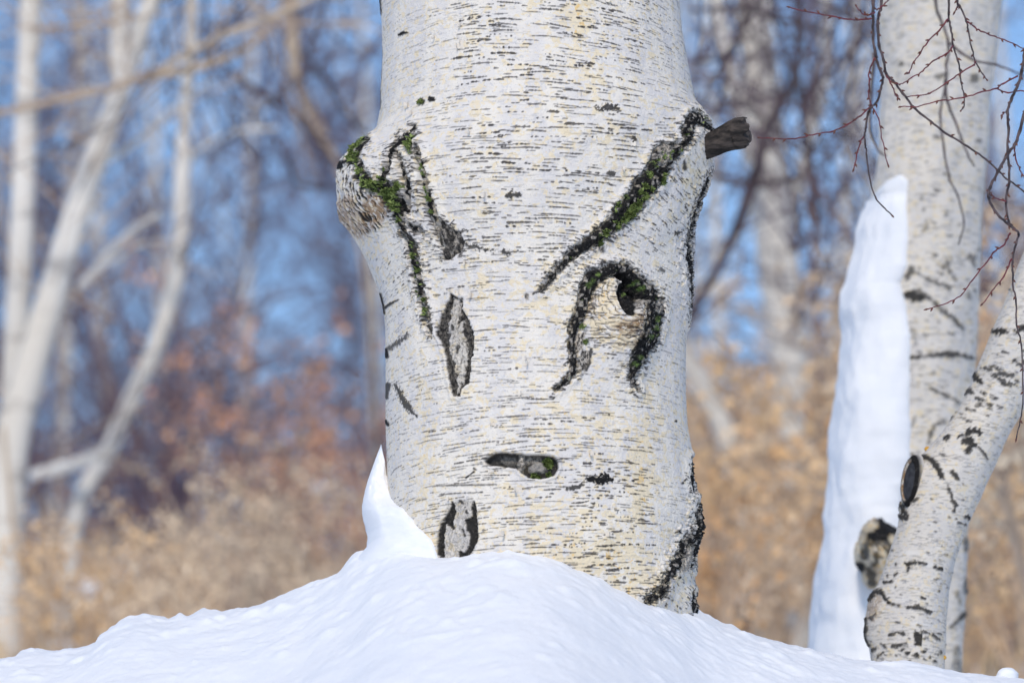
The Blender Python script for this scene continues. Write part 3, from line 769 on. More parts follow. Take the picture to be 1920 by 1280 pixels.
# the broken branch stub on the right
def stub():
    rows = [(1296, 285, 20, -.06), (1314, 279, 22, -.10), (1330, 274, 22, -.12), (1346, 267, 22, -.125), (1360, 260, 24, -.13), (1374, 254, 26.5, -.13), (1385, 251, 28, -.135), (1393, 249.5, 27, -.135), (1397.5, 249, 23, -.135), (1397, 249, 12, -.135)]
    rows = spline(rows, 5); n = 72; m = pxm(0)
    V = []; cols = []
    for i, (x, y, r, Y) in enumerate(rows):
        c = at(x, y, Y)
        j = min(i + 1, len(rows) - 1); k = max(i - 1, 0)
        t = at(*rows[j][:2], rows[j][3]) - at(*rows[k][:2], rows[k][3]); t /= np.linalg.norm(t)
        if i > len(rows) - 8: t = np.array([.93, -.25, .22])
        t /= np.linalg.norm(t)
        u = np.array([0, 0, 1.]) - t * t[2]; u /= np.linalg.norm(u); w = np.cross(t, u)
        an = 2 * PI * np.arange(n) / n
        rad = r * m * (1 + .10 * np.sign(np.sin(2 * an + .6)) * np.abs(np.sin(2 * an + .6)) ** .5 * .5)
        grain = fbm(an[:] * 3.2 + 3, np.full(n, i * .10), 2, 3) * .20 + (vnoise(an * 9, np.full(n, i * .05), 3) - .5) * .10
        rad = rad * (1 + grain)
        V.append(c + (np.cos(an)[:, None] * u + np.sin(an)[:, None] * w) * rad[:, None] + t * (vnoise(an * 3, an * 0 + 2, 4) - .5)[:, None] * .022 * (i > len(rows) - 14))
    V = np.array(V); nr = len(V)
    cap = V[-1].mean(0, keepdims=True) - np.array([[.004, 0, 0]])
    idx = np.arange(nr * n).reshape(nr, n); nx = np.roll(idx, -1, 1)
    Q = np.stack([idx[:-1], nx[:-1], nx[1:], idx[1:]], -1).reshape(-1, 4)
    body = np_mesh('branch_stub', V.reshape(-1, 3), Q[:(nr - 7) * n])
    o = link('branch_stub', body, M['wood'], tree)
    q2 = Q[(nr - 7) * n:]; u, inv = np.unique(q2, return_inverse=True)
    VV = np.vstack([V.reshape(-1, 3)[u], cap]); ci = len(VV) - 1
    remap = {int(a): k for k, a in enumerate(u)}
    last = [remap[int(a)] for a in idx[-1]]
    fan = np.array([(last[k], last[(k + 1) % n], ci, ci) for k in range(n)])
    me = bpy.data.meshes.new('broken_end')
    me.from_pydata([tuple(v) for v in VV], [], [tuple(f) for f in inv.reshape(-1, 4)] + [tuple(f[:3]) for f in fan]); me.update()
    me.polygons.foreach_set('use_smooth', np.ones(len(me.polygons), bool))
    link('broken_end', me, M['cut_wood'], o)
    return o
stub_o = stub()
# curls of papery skin lifting off the bark
for i in range(46):
    r = int(ld.integers(150, nr - 160)); c = int(ld.integers(int(ncd * .27), int(ncd * .73)))
    if not free(r, c) or T.SD[r, c] < 12 or T.lab[r, c]: continue
    p = T.V[r, c]; n_ = np.array([T.N[c, 0], T.N[c, 1], 0]); tx = np.array([-n_[1], n_[0], 0]); tx *= np.sign(tx[0]); zz = np.array([0, 0, 1.])
    Lh, Hh = ld.uniform(.006, .020), ld.uniform(.0025, .006); sg = 1 if ld.random() < .5 else -1; q = []; f = []
    for a in range(7):
        for b in range(4):
            u = a / 6; v = b / 3; cu = u * 2.4
            q.append(p + n_ * (.0004 + Lh * .45 * (1 - math.cos(cu)) * (.5 + .5 * u)) + tx * sg * Lh * math.sin(cu) * .75 + zz * (v - .5) * Hh * 2 * (1 - .35 * u + .2 * math.sin(a * 2 + i)))
    for a in range(6):
        for b in range(3): f.append((a * 4 + b, a * 4 + b + 1, a * 4 + b + 5, a * 4 + b + 4))
    me = bpy.data.meshes.new('bark_curl'); me.from_pydata([tuple(v) for v in q], [], f); me.update(); me.polygons.foreach_set('use_smooth', np.ones(len(f), bool))
    link('bark_curl', me, M['paper'], parts[0])
stub_o['label'] = 'dark broken branch stub jutting out to the right'
# ================================================================== SNOW GROUND
def terrain(x, y):
    back = -.75 + .146 * np.where(y < 40, y, 40 + 25 * (1 - np.exp(-(y - 40) / 25)))
    front = -.75 + .27 * np.maximum(y, -14)
    z = np.where(y > 0, back, front)
    return z + .25 * fbm(x * .11, y * .11, 1, 2) * np.clip((np.abs(y) - 3) / 6, 0, 1)
CREST = [(-900, 1300), (-400, 1262), (-120, 1248), (0, 1238), (33, 1236), (40, 1223), (70, 1220), (120, 1225), (153, 1219), (185, 1207), (188, 1192), (225, 1166), (250, 1158), (272, 1150), (298, 1157), (318, 1166), (333, 1166), (338, 1159), (346, 1165), (356, 1163), (376, 1151), (388, 1149), (415, 1153), (440, 1149), (480, 1140), (510, 1133), (540, 1121), (575, 1106), (600, 1096), (622, 1090), (640, 1083), (650, 1062), (660, 1046), (668, 1040), (690, 1038), (705, 1040), (735, 1032), (760, 1030), (790, 1040), (806, 1047), (830, 1046), (860, 1049), (885, 1044), (905, 1040), (935, 1035), (960, 1034), (985, 1038), (1002, 1041), (1030, 1045), (1052, 1051), (1068, 1060), (1085, 1067), (1105, 1078), (1130, 1091), (1150, 1102), (1166, 1105), (1182, 1115), (1195, 1123), (1220, 1131), (1250, 1139), (1275, 1144), (1292, 1149), (1312, 1155), (1335, 1164), (1352, 1171), (1372, 1174), (1395, 1186), (1420, 1195), (1460, 1204), (1490, 1210), (1520, 1216), (1560, 1224), (1600, 1235), (1640, 1241), (1700, 1246), (1740, 1255), (1780, 1263), (1820, 1268), (1880, 1270), (1920, 1273), (2050, 1290), (2400, 1310), (2900, 1340)]
def crest_y(px):
    c, hw = 1004.0, 305.0
    q = np.clip(np.abs((px - c) / hw), 0, 1)
    return -.285 * np.clip(1 - q ** 2, 0, 1) ** .7
cp = np.arange(-900, 2901, 3.0)
cpy = np.interp(cp, [c[0] for c in CREST], [c[1] for c in CREST])
cY = crest_y(cp)
ck = np.hanning(57)[1:-1]; ck /= ck.sum()
cY = np.convolve(np.pad(cY, 30, 'edge'), ck, 'same')[30:-30] + .02
cP = np.array([at(a, b, c) for a, b, c in zip(cp, cpy, cY)])
def mound(x, y):
    zc = np.interp(x, cP[:, 0], cP[:, 2]); y0 = np.interp(x, cP[:, 0], cY)
    d = y0 - y
    near = np.clip(d, 0, None)
    f = .50 * near * near / (near + .12)
    bk = np.clip(-d, 0, None)
    zs = np.convolve(cP[:, 2], np.ones(41) / 41, 'same'); zsm = np.interp(x, cP[:, 0], zs)
    fade = np.exp(-(near / .10)) * (d > 0) + np.exp(-(bk / .05)) * (d <= 0)
    z = zsm + (zc - zsm) * fade - f - .10 * bk - .55 * bk * bk / (bk + .25)
    return z
gx = np.concatenate([-np.geomspace(1.35, 400, 46)[::-1], np.arange(-1.33, 1.335, .0042), np.geomspace(1.35, 400, 46)])
gy = np.concatenate([-np.geomspace(1.95, 120, 36)[::-1], np.arange(-1.92, -.42, .0075), np.arange(-.42, .12, .0045), np.geomspace(.125, 400, 90)])
X, Yg = np.meshgrid(gx, gy)
zm = mound(X, Yg); zt = terrain(X, Yg)
k = .05
h_ = np.clip(.5 + .5 * (zm - zt) / k, 0, 1)
Z = zt * (1 - h_) + zm * h_ + k * h_ * (1 - h_)
near = np.exp(-(np.maximum(np.abs(X) - 1.3, 0) / 1.0) ** 2) * np.exp(-(np.maximum(np.abs(Yg + .5) - 1.3, 0) / .8) ** 2)
lump = fbm(X * 5 + .35 * Yg, Yg * 6 - .3 * X, 3, 3)
Z += near * (.018 * lump + .0045 * fbm(X * 20, Yg * 18, 1, 3) + .0030 * fbm(X * 75, Yg * 60, 2, 2) + .0018 * fbm(X * 140, Yg * 120, 4, 2))
# crusty plates and wind scoops: small steps along noise contours
st = fbm(X * 8 + .9 * fbm(X * 5, Yg * 5, 4, 2), Yg * 8, 4, 3)
Z += near * .0030 * sstep(.06, .14, st) - near * .003 * sstep(.2, .26, st)
# crumbs and small lumps on the crust
rc = np.random.default_rng(12)
for i in range(420):
    cx_, r_ = rc.uniform(-1.25, 1.25), rc.uniform(.006, .018) * (1.7 if rc.random() < .08 else 1)
    cy_ = float(np.interp(cx_, cP[:, 0], cY)) - abs(rc.normal(0, .25)) + (.02 if i % 3 else .0)
    ix = slice(*np.searchsorted(gx, (cx_ - 2.5 * r_, cx_ + 2.5 * r_))); iy = slice(*np.searchsorted(gy, (cy_ - 2.5 * r_, cy_ + 2.5 * r_)))
    if ix.stop - ix.start < 2 or iy.stop - iy.start < 2: continue
    dx, dy = X[iy, ix] - cx_, Yg[iy, ix] - cy_
    Z[iy, ix] += r_ * rc.uniform(.10, .40) * np.exp(-(dx ** 2 + dy ** 2 + .4 * dx * dy) / (.7 * r_ * r_))
# keep the crest itself where the photo has it
idx = np.arange(X.size).reshape(X.shape)
Q = np.stack([idx[:-1, :-1], idx[:-1, 1:], idx[1:, 1:], idx[1:, :-1]], -1).reshape(-1, 4)
gm = np_mesh('snow_ground', np.stack([X, Yg, Z], -1).reshape(-1, 3), Q)
ground = link('snow_ground', gm, M['snow']); ground['kind'] = 'structure'
def ground_z(x, y):
    x = np.array([float(x)]); y = np.array([float(y)])
    return float(max(terrain(x, y)[0], mound(x, y)[0] if abs(x[0]) < 3 and y[0] < 3 else -99))

def snow_cling(name, B, left, contact, y0, y1, label, step=3.0, amp=.006, seed=1, back=-150, bulge=1.0):
    rows = np.arange(y0, y1 + step, step)
    m = pxm(B.Y)
    Ls = np.interp(rows, [p[1] for p in left], [p[0] for p in left]) + 9 * fbm(rows * .014, rows * 0 + 3, 2, 3)
    Cs = np.interp(rows, [p[1] for p in contact], [p[0] for p in contact])
    tl = np.interp(rows, B.rows, B.L); rx = np.interp(rows, B.rows, B.rx); ry = np.interp(rows, B.rows, B.ry)
    cx = np.interp(rows, B.rows, B.ctr[:, 0]); z = np.array([at(1000, y, B.Y)[2] for y in rows])
    n = 54; V = []
    for i in range(len(rows)):
        xc = at(Cs[i], rows[i], B.Y - ry[i] * .8)[0] - cx[i]
        xc += min(1, max(0, (rows[i] - y0 - 20) / 80)) * .016 * float(fbm(np.array([rows[i] * .022]), np.array([seed * 3.1]), 3, 4)[0])
        tc_ = math.asin(max(-.995, min(.98, xc / rx[i])))
        ta = math.radians(back)
        if Ls[i] > tl[i]: ta = min(tc_ - .05, math.asin(max(-.999, min(.97, (at(Ls[i], rows[i], B.Y - ry[i] * .6)[0] - cx[i]) / rx[i]))))
        th = ta + (tc_ - ta) * np.linspace(0, 1, n) ** .9
        mid = max(-PI / 2, ta + .45 * (tc_ - ta)) if Ls[i] > tl[i] else -PI / 2
        T_ = max(.010, (tl[i] - Ls[i]) * m)
        u = np.where(th > mid, (th - mid) / max(1e-3, tc_ - mid), (mid - th) / max(1e-3, mid - ta))
        sh = np.clip(1 - np.abs(u) ** (3.2 * bulge), 0, 1) ** .7
        thick = T_ * sh - .012 * (np.abs(u) > .985)
        nz = fbm(th * 2.2 + 5, np.full(n, rows[i] * .012), seed, 3) * amp * 2 + fbm(th * 7, np.full(n, rows[i] * .022), seed + 1, 2) * amp * .4
        thick = thick + nz * sh
        V.append(np.stack([cx[i] + (rx[i] + thick) * np.sin(th), B.Y - (ry[i] + thick) * np.cos(th), np.full(n, z[i])], -1))
    V = np.array(V); idx = np.arange(V.shape[0] * n).reshape(-1, n)
    Q = np.stack([idx[:-1, :-1], idx[1:, :-1], idx[1:, 1:], idx[:-1, 1:]], -1).reshape(-1, 4)
    tip = list(idx[0][::-1])
    me = np_mesh(name, V.reshape(-1, 3), Q)
    o = link(name, me, M['snow'])
    return tag(o, label, 'snow')
def spire():
    m = pxm(0); step = 2.0; rows = np.arange(836, 1096, step)
    out = [(713.5, 836), (711, 842), (707, 852), (700, 872), (692, 895), (684, 920), (678, 946), (678, 962), (684, 985), (689, 1005), (688, 1026), (676, 1040), (660, 1056), (640, 1095)]
    inn = [(714.5, 836), (717, 848), (721, 866), (723, 880), (726, 905), (735, 930), (749, 964), (764, 990), (780, 1012), (806, 1045), (818, 1070), (824, 1095)]
    Lo = np.interp(rows, [p[1] for p in out], [p[0] for p in out]); Ri = np.interp(rows, [p[1] for p in inn], [p[0] for p in inn])
    tl = np.interp(rows, T.rows, T.L); rx = np.interp(rows, T.rows, T.rx); ry = np.interp(rows, T.rows, T.ry); cx = np.interp(rows, T.rows, T.ctr[:, 0])
    n = 22; V = []
    for i, y in enumerate(rows):
        bf = float(np.clip((Ri[i] - tl[i] + 12) / 46, 0, 1)); bf = bf * bf * (3 - 2 * bf)
        z = at(800, y, 0)[2]; xl = at(Lo[i], y, 0)[0]
        e0 = np.array([at(Ri[i], y, -.02)[0], -.02])
        if 1:
            xc = at(Ri[i], y, -ry[i] * .6)[0]; q = min(.995, max(-.995, (xc - cx[i]) / rx[i])); e = np.array([xc, -ry[i] * math.sqrt(1 - q * q) - .003]); e = e0 * (1 - bf) + e * bf
        w_ = max(.004, (e[0] - xl)); dep = min(.10, .9 * w_)
        F = []
        for k in range(n):                     # front face: from the left edge round to the contact line
            t = k / (n - 1); a_ = t * PI / 2
            px_ = xl + (e[0] - xl) * (1 - math.cos(a_)) ** .85; py_ = e[1] * t ** 1.25 - dep * .55 * math.sin(PI * t)
            F.append((px_, py_))
        Bk = []
        for k in range(1, n - 1):              # back face, returning
            t = k / (n - 1)
            Bk.append((e[0] + .02 * bf + (xl - e[0] - .02 * bf) * t, e[1] * (1 - t) + dep * .7 * math.sin(PI * t) + .06 * (1 - t) * bf))
        R = np.array(F + Bk); nn = len(R)
        nz = fbm(np.arange(nn) * .18, np.full(nn, y * .03), 2, 3) * .022 * min(1, w_ / .05) + fbm(np.arange(nn) * .7, np.full(nn, y * .12), 4, 2) * .006 * min(1, w_ / .03)
        V.append(np.column_stack([R[:, 0] + nz * .25, R[:, 1] - nz, np.full(nn, z)]))
    V = np.array(V); nn = V.shape[1]; idx = np.arange(len(rows) * nn).reshape(-1, nn); nx = np.roll(idx, -1, 1)
    Q = np.stack([idx[:-1], idx[1:], nx[1:], nx[:-1]], -1).reshape(-1, 4)
    o = link('snow_spire', np_mesh('snow_spire', V.reshape(-1, 3), Q), M['snow'])
    tag(o, 'pointed spire of snow frozen against the left foot of the thick birch', 'snow')
spire()

# small clods and chips lying on the bank
def clod(px, py, Y, rx, ry, rz, label, seed, sink=.3, rot=0):
    mb = MB(); p = at(px, py, Y); p[2] = p[2] - rz * sink
    mb.blob((0, 0, 0), (rx, ry, rz), seed, 18, 12, .16)
    o = mb.build('snow_clod', M['snow']); o.location = Vector(p); o.rotation_euler = (0, rot, 0)
    tag(o, label, 'snow clod', 'clods of snow on the bank')
clod(1889, 1266, .0, .021, .02, .016, 'round clod of snow on the bank crest in the lower right corner', 1, .0)

# ================================================================== THE TWO BIRCHES ON THE RIGHT
gL = [(1636, -260), (1650, 0), (1650, 200), (1640, 350), (1622, 500), (1607, 650), (1597, 800), (1587, 950), (1577, 1100), (1565, 1340)]
gR = [(1884, -260), (1876, 0), (1860, 200), (1845, 400), (1838, 540), (1833, 640), (1826, 760), (1818, 900), (1811, 1050), (1806, 1160), (1800, 1340)]
def blobs(cx, cy, sx, sy, n, r):
    out = []
    for _ in range(n):
        x, y = cx + ld.normal(0, sx), cy + ld.normal(0, sy); rr_ = r * (.5 + ld.random())
        out.append(([(x - rr_, y - rr_ * .3, rr_ * .6), (x + rr_, y + rr_ * .3, rr_ * .6)], r * .9, .9))
    return out
GT = Bark(gL, gR, 1.9, 1.0, 2.6, -240, 1330, dense=105, seed=2)
GT.D += fbm(GT.S * .02, GT.rows[:, None] * .012, 2, 3) * .018
def marks(B, rows, rough=.004):
    for p, rg, v in rows:
        p = [(a, b, c * .85) for a, b, c in p]
        w, sd = B.band(p, rg * 1.3, .18, int(p[0][0]) % 5)
        if w is None: continue
        B.put('fiss', w, sd, v * .95, 2.2); B.bump(w, sd, .003, 4); B.rough(w, sd, rough, .2, 2)
marks(GT, [([(1687, 551, 4), (1700, 554, 8), (1714, 557, 12), (1726, 556, 9)], 5, 1), ([(1690, 550, 3), (1724, 546, 5), (1746, 562, 4), (1780, 593, 4), (1808, 616, 5)], 4, .85),
           ([(1707, 671, 4), (1740, 667, 4), (1783, 664, 7), (1790, 663, 4), (1827, 671, 4)], 4, .95), ([(1744, 727, 4), (1770, 740, 4), (1799, 755, 5)], 4, .85),
           ([(1770, 789, 4), (1752, 797, 5), (1742, 815, 4), (1740, 830, 4)], 4, .75), ([(1687, 331, 5)], 3, .95), ([(1691, 121, 6)], 4, .9), ([(1826, 149, 11)], 6, .8), ([(1757, 143, 7), (1772, 140, 6)], 5, .7),
           ([(1780, 490, 7), (1772, 500, 6), (1784, 515, 4), (1792, 522, 3)], 6, .75), ([(1708, 508, 10), (1702, 520, 7)], 6, .85), ([(1738, 524, 4), (1760, 532, 5), (1782, 538, 4)], 5, .8), ([(1754, 479, 5)], 4, .7), ([(1820, 482, 8), (1824, 492, 5)], 5, .8),
           ([(1728, 372, 4)], 4, .5), ([(1733, 392, 4)], 4, .6), ([(1737, 420, 5), (1733, 432, 4)], 5, .55), ([(1800, 420, 4)], 4, .4), ([(1815, 550, 6), (1818, 560, 4)], 4, .6), ([(1712, 620, 6), (1716, 640, 5)], 6, .4), ([(1750, 700, 4)], 4, .5),
           ([(1795, 1160, 5), (1806, 1150, 5)], 4, .95), ([(1783, 1175, 4), (1795, 1160, 4)], 3, .9), ([(1808, 1010, 6), (1808, 1030, 6)], 4, .8), ([(1806, 1085, 4), (1807, 1110, 6)], 4, .8), ([(1790, 1215, 5), (1795, 1260, 6)], 6, .6), ([(1790, 1110, 4), (1797, 1130, 3)], 3, .6), ([(1710, 800, 5), (1716, 780, 5)], 5, .5), ([(1722, 850, 4)], 4, .5)])
T2 = GT
def side_lents(B, n, ln, tk, v, tilt=0.0):
    B.guides = None
    nr, nc = len(B.rows), B.nd
    for _ in range(n):
        r = int(ld.integers(3, nr - 3)); c = int(ld.integers(3, nc - 3))
        if B.A['fiss'][r, c] > .3: continue
        B.dash(r, c, ln * (.4 + 1.3 * ld.random()), tk * (.7 + .6 * ld.random()), tilt + ld.normal(0, .06), v * (.5 + .5 * ld.random()), ld.normal(0, .4))
side_lents(GT, 2600, 14, 2.2, .5)
marks(GT, blobs(1770, 450, 40, 120, 30, 3) + blobs(1765, 720, 40, 120, 26, 2.6), .002)
snowy = empty('snowy_birch', at(1690, 1340, 1.9))
tag(snowy, 'upright birch on the right with a tall slab of snow plastered down its left side', 'tree')
GT.mesh_parts({0: 'trunk'}, M['bark_side'], snowy)
mb = MB(); c0 = at(1764, -240, 1.9); mb.tube([c0 + (0, 0, -.02), c0 + (.03, .0, .9), c0 + (.1, .05, 2.4)], [.155, .14, .10], 24)
mb.tube([c0 + (0, 0, .4), c0 + (-.3, -.3, 1.1), c0 + (-.5, -.9, 1.5)], [.06, .04, .02], 10)
mb.build('upper_trunk', M['bark_side'], snowy)
slab = snow_cling('snow_slab', GT, [(1690, 348), (1665, 356), (1640, 372), (1618, 400), (1607, 440), (1598, 480), (1587, 525), (1579, 560), (1577, 590), (1580, 620), (1573, 690), (1562, 750), (1555, 840), (1548, 920), (1541, 1000), (1533, 1070), (1526, 1130), (1517, 1210), (1504, 1330)],
                  [(1692, 348), (1704, 360), (1700, 420), (1702, 470), (1704, 520), (1690, 552), (1700, 590), (1711, 650), (1706, 740), (1712, 830), (1706, 880), (1692, 940), (1690, 1040), (1690, 1330)], 348, 1330,
                  'tall slab of bluish snow plastered on the left side of the upright birch', 3.0, .014, 3, -120, 1.3)
# old limb knob poking out of the slab
def knob():
    c = at(1648, 1036, 1.9 - .25); m = pxm(1.7); V = []; n, q = 64, 40
    for j in range(q + 1):
        ph = PI * j / q
        an = 2 * PI * np.arange(n) / n
        d = np.stack([np.sin(ph) * np.cos(an), np.sin(ph) * np.sin(an), np.full(n, np.cos(ph))], -1)
        r = 1 + .42 * fbm(np.cos(an) * 1.6 + 3, np.sin(an) * 1.6 + np.full(n, ph * 1.2), 4, 3) + .0 * fbm(an * 1.6 + 3, np.full(n, ph * 2), 2, 3) + .10 * fbm(an * 6, np.full(n, ph * 8), 3, 2)
        V.append(c + d * r[:, None] * np.array([45 * m, .12, 58 * m]))
    V = np.array(V); idx = np.arange((q + 1) * n).reshape(-1, n); nx = np.roll(idx, -1, 1)
    Q = np.stack([idx[:-1], idx[1:], nx[1:], nx[:-1]], -1).reshape(-1, 4)
    VV = V.reshape(-1, 3); px, py = project(VV)
    A = {a: np.zeros(len(VV), np.float32) for a in ATTRS}
    nz = fbm(px * .05, py * .05, 1, 4)
    A['fiss'] = np.clip(sstep(.02, .12, nz) * .85 + sstep(16, 8, np.hypot(px - 1612, py - 1063)) + sstep(-18, -38, py - 1036) * sstep(-.2, .1, nz) * .8, 0, 1).astype(np.float32)
    A['cream'] = np.full(len(VV), .9, np.float32)
    A['stain'] = (.5 * sstep(0, .2, fbm(px * .03, py * .03, 3, 3))).astype(np.float32)
    o = link('limb_knob', np_mesh('limb_knob', VV, Q, A), M['bark_side'], snowy)
    o['label'] = 'rounded bark knob poking out of the snow slab'
knob()

hL = [(1990, 300), (1950, 400), (1917, 480), (1893, 540), (1885, 560), (1868, 600), (1852, 640), (1829, 700), (1802, 760), (1770, 805), (1737, 845), (1712, 872), (1697, 900), (1690, 940), (1684, 985), (1672, 1022), (1660, 1060), (1644, 1098), (1630, 1120), (1624, 1150), (1622, 1195), (1630, 1214), (1633, 1240), (1634, 1340)]
hR = [(2150, 300), (2110, 400), (2065, 480), (2035, 540), (2020, 570), (2000, 610), (1975, 660), (1945, 725), (1918, 773), (1895, 810), (1876, 850), (1856, 897), (1825, 962), (1808, 1005), (1795, 1040), (1779, 1106), (1772, 1172), (1770, 1263), (1770, 1340)]
HT = Bark(hL, hR, .5, 1.0, 1.5, 300, 1330, dense=105, seed=3)
HT.D += fbm(HT.S * .03, HT.rows[:, None] * .02, 3, 3) * .006
marks(HT, [([(1863, 620, 4), (1876, 621, 6), (1890, 623, 5)], 5, 1), ([(1906, 622, 5), (1920, 612, 6)], 5, 1), ([(1880, 659, 3), (1888, 661, 4)], 4, .9), ([(1902, 676, 4), (1914, 684, 4)], 4, .95), ([(1828, 697, 5), (1832, 710, 7), (1840, 716, 4)], 4, 1),
           ([(1812, 738, 4), (1820, 732, 6), (1826, 736, 4)], 4, .95), ([(1779, 789, 2), (1787, 780, 3)], 1.5, 1),
           ([(1772, 822, 5), (1778, 816, 5)], 4, 1), ([(1800, 818, 4), (1816, 812, 8), (1828, 806, 7), (1836, 812, 5)], 6, 1), ([(1806, 830, 5), (1818, 826, 9), (1826, 834, 6), (1812, 846, 5)], 5, 1), ([(1834, 838, 3), (1846, 852, 3), (1852, 862, 1.5)], 3, .9),
           ([(1716, 852, 3), (1722, 856, 5), (1735, 856, 5), (1748, 862, 6), (1757, 874, 6), (1765, 890, 6), (1770, 898, 4)], 3.5, 1), ([(1776, 908, 3), (1781, 920, 3), (1786, 936, 4), (1792, 946, 4), (1788, 958, 3)], 3.5, .95), ([(1762, 850, 3), (1770, 853, 3)], 3, .8),
           ([(1781, 884, 4), (1790, 890, 5), (1797, 899, 3)], 4, .95), ([(1704, 944, 3), (1712, 940, 4), (1720, 934, 3)], 4, .9), ([(1691, 945, 5), (1696, 958, 7), (1700, 972, 5), (1690, 968, 5)], 5, 1), ([(1812, 968, 5), (1817, 971, 4)], 3, 1), ([(1797, 980, 3), (1810, 983, 4)], 3, .9),
           ([(1680, 1058, 3)], 2, 1), ([(1697, 1055, 4), (1704, 1060, 6), (1716, 1054, 4)], 4, 1), ([(1702, 1070, 4)], 3, 1), ([(1723, 1054, 4), (1735, 1057, 4)], 3, 1), ([(1750, 1062, 3), (1765, 1067, 4)], 3, 1), ([(1664, 1078, 4)], 2, 1), ([(1678, 1077, 4), (1682, 1074, 3)], 2, 1), ([(1658, 1091, 3), (1672, 1089, 3)], 2.5, 1), ([(1679, 1100, 3)], 2, 1), ([(1760, 1106, 3)], 2, .9), ([(1674, 1031, 3)], 2, .9),
           ([(1728, 1119, 3), (1734, 1121, 2)], 2.5, 1), ([(1630, 1122, 5), (1640, 1110, 6), (1650, 1108, 6), (1660, 1118, 5), (1668, 1128, 3)], 4, 1), ([(1700, 1138, 2), (1722, 1138, 6), (1735, 1144, 4), (1750, 1147, 2)], 4, .95), ([(1675, 1132, 3), (1684, 1134, 3)], 3, .9), ([(1633, 1158, 4), (1642, 1152, 3)], 4, .8),
           ([(1624, 1160, 4), (1622, 1185, 4), (1621, 1202, 6), (1628, 1208, 4)], 3, 1), ([(1719, 1190, 8), (1722, 1202, 8), (1728, 1186, 5)], 6, 1),
           ([(1668, 1188, 4), (1682, 1184, 3), (1694, 1188, 4)], 3.5, .95), ([(1732, 1184, 3), (1742, 1186, 3)], 3, .9), ([(1750, 1190, 4), (1760, 1198, 4)], 3, .95), ([(1672, 1212, 4), (1688, 1207, 4), (1700, 1205, 3)], 3, .95), ([(1652, 1206, 4), (1660, 1212, 3)], 3, .9), ([(1636, 1220, 4), (1642, 1214, 4)], 3, .95), ([(1646, 1230, 4), (1655, 1222, 3)], 3, .9),
           ([(1691, 1219, 4), (1695, 1217, 3)], 2, 1), ([(1699, 1224, 5), (1704, 1222, 4)], 3, 1), ([(1718, 1228, 6)], 3, 1), ([(1731, 1221, 5)], 2.5, 1), ([(1751, 1238, 4), (1756, 1240, 3)], 2, 1), ([(1742, 1232, 3)], 2, .9), ([(1700, 1241, 4), (1706, 1240, 3)], 2.5, .95), ([(1716, 1252, 4), (1724, 1250, 3)], 2.5, .95), ([(1688, 1249, 3)], 2, .9), ([(1680, 1228, 3)], 2, .9), ([(1763, 1222, 4)], 2, .9)]
      + blobs(1880, 700, 22, 10, 16, 4.5) + blobs(1848, 750, 20, 9, 14, 4) + blobs(1815, 775, 18, 6, 10, 3) + blobs(1770, 930, 50, 40, 7, 1.6) + blobs(1725, 1165, 40, 12, 7, 2) + blobs(1690, 1230, 40, 18, 8, 2.2) + blobs(1888, 560, 16, 25, 6, 3), .0025)
side_lents(HT, 2600, 12, 1.5, .5, .10)
marks(HT, blobs(1700, 1210, 45, 32, 30, 1.8) + blobs(1760, 960, 60, 60, 26, 1.5) + blobs(1860, 720, 40, 60, 22, 1.8) + blobs(1720, 1080, 40, 50, 18, 1.4), .002)
w, sd = HT.poly([(1625, 1118), (1640, 1110), (1656, 1122), (1652, 1150), (1640, 1165), (1624, 1160)], 4, .1, 2); HT.put('stain', w, sd, .5, 4)
lean = empty('leaning_birch', at(1700, 1340, .5))
tag(lean, 'slim birch leaning to the right with an oval pruning wound and black flecks', 'tree')
HT.mesh_parts({0: 'trunk'}, M['bark_side'], lean)
mb = MB(); c0 = at(2070, 300, .5); mb.tube([c0 + (-.02, 0, -.03), c0 + (.25, .0, .5), c0 + (.5, .05, 1.3)], [.088, .075, .05], 20)
mb.build('upper_trunk', M['bark_side'], lean)
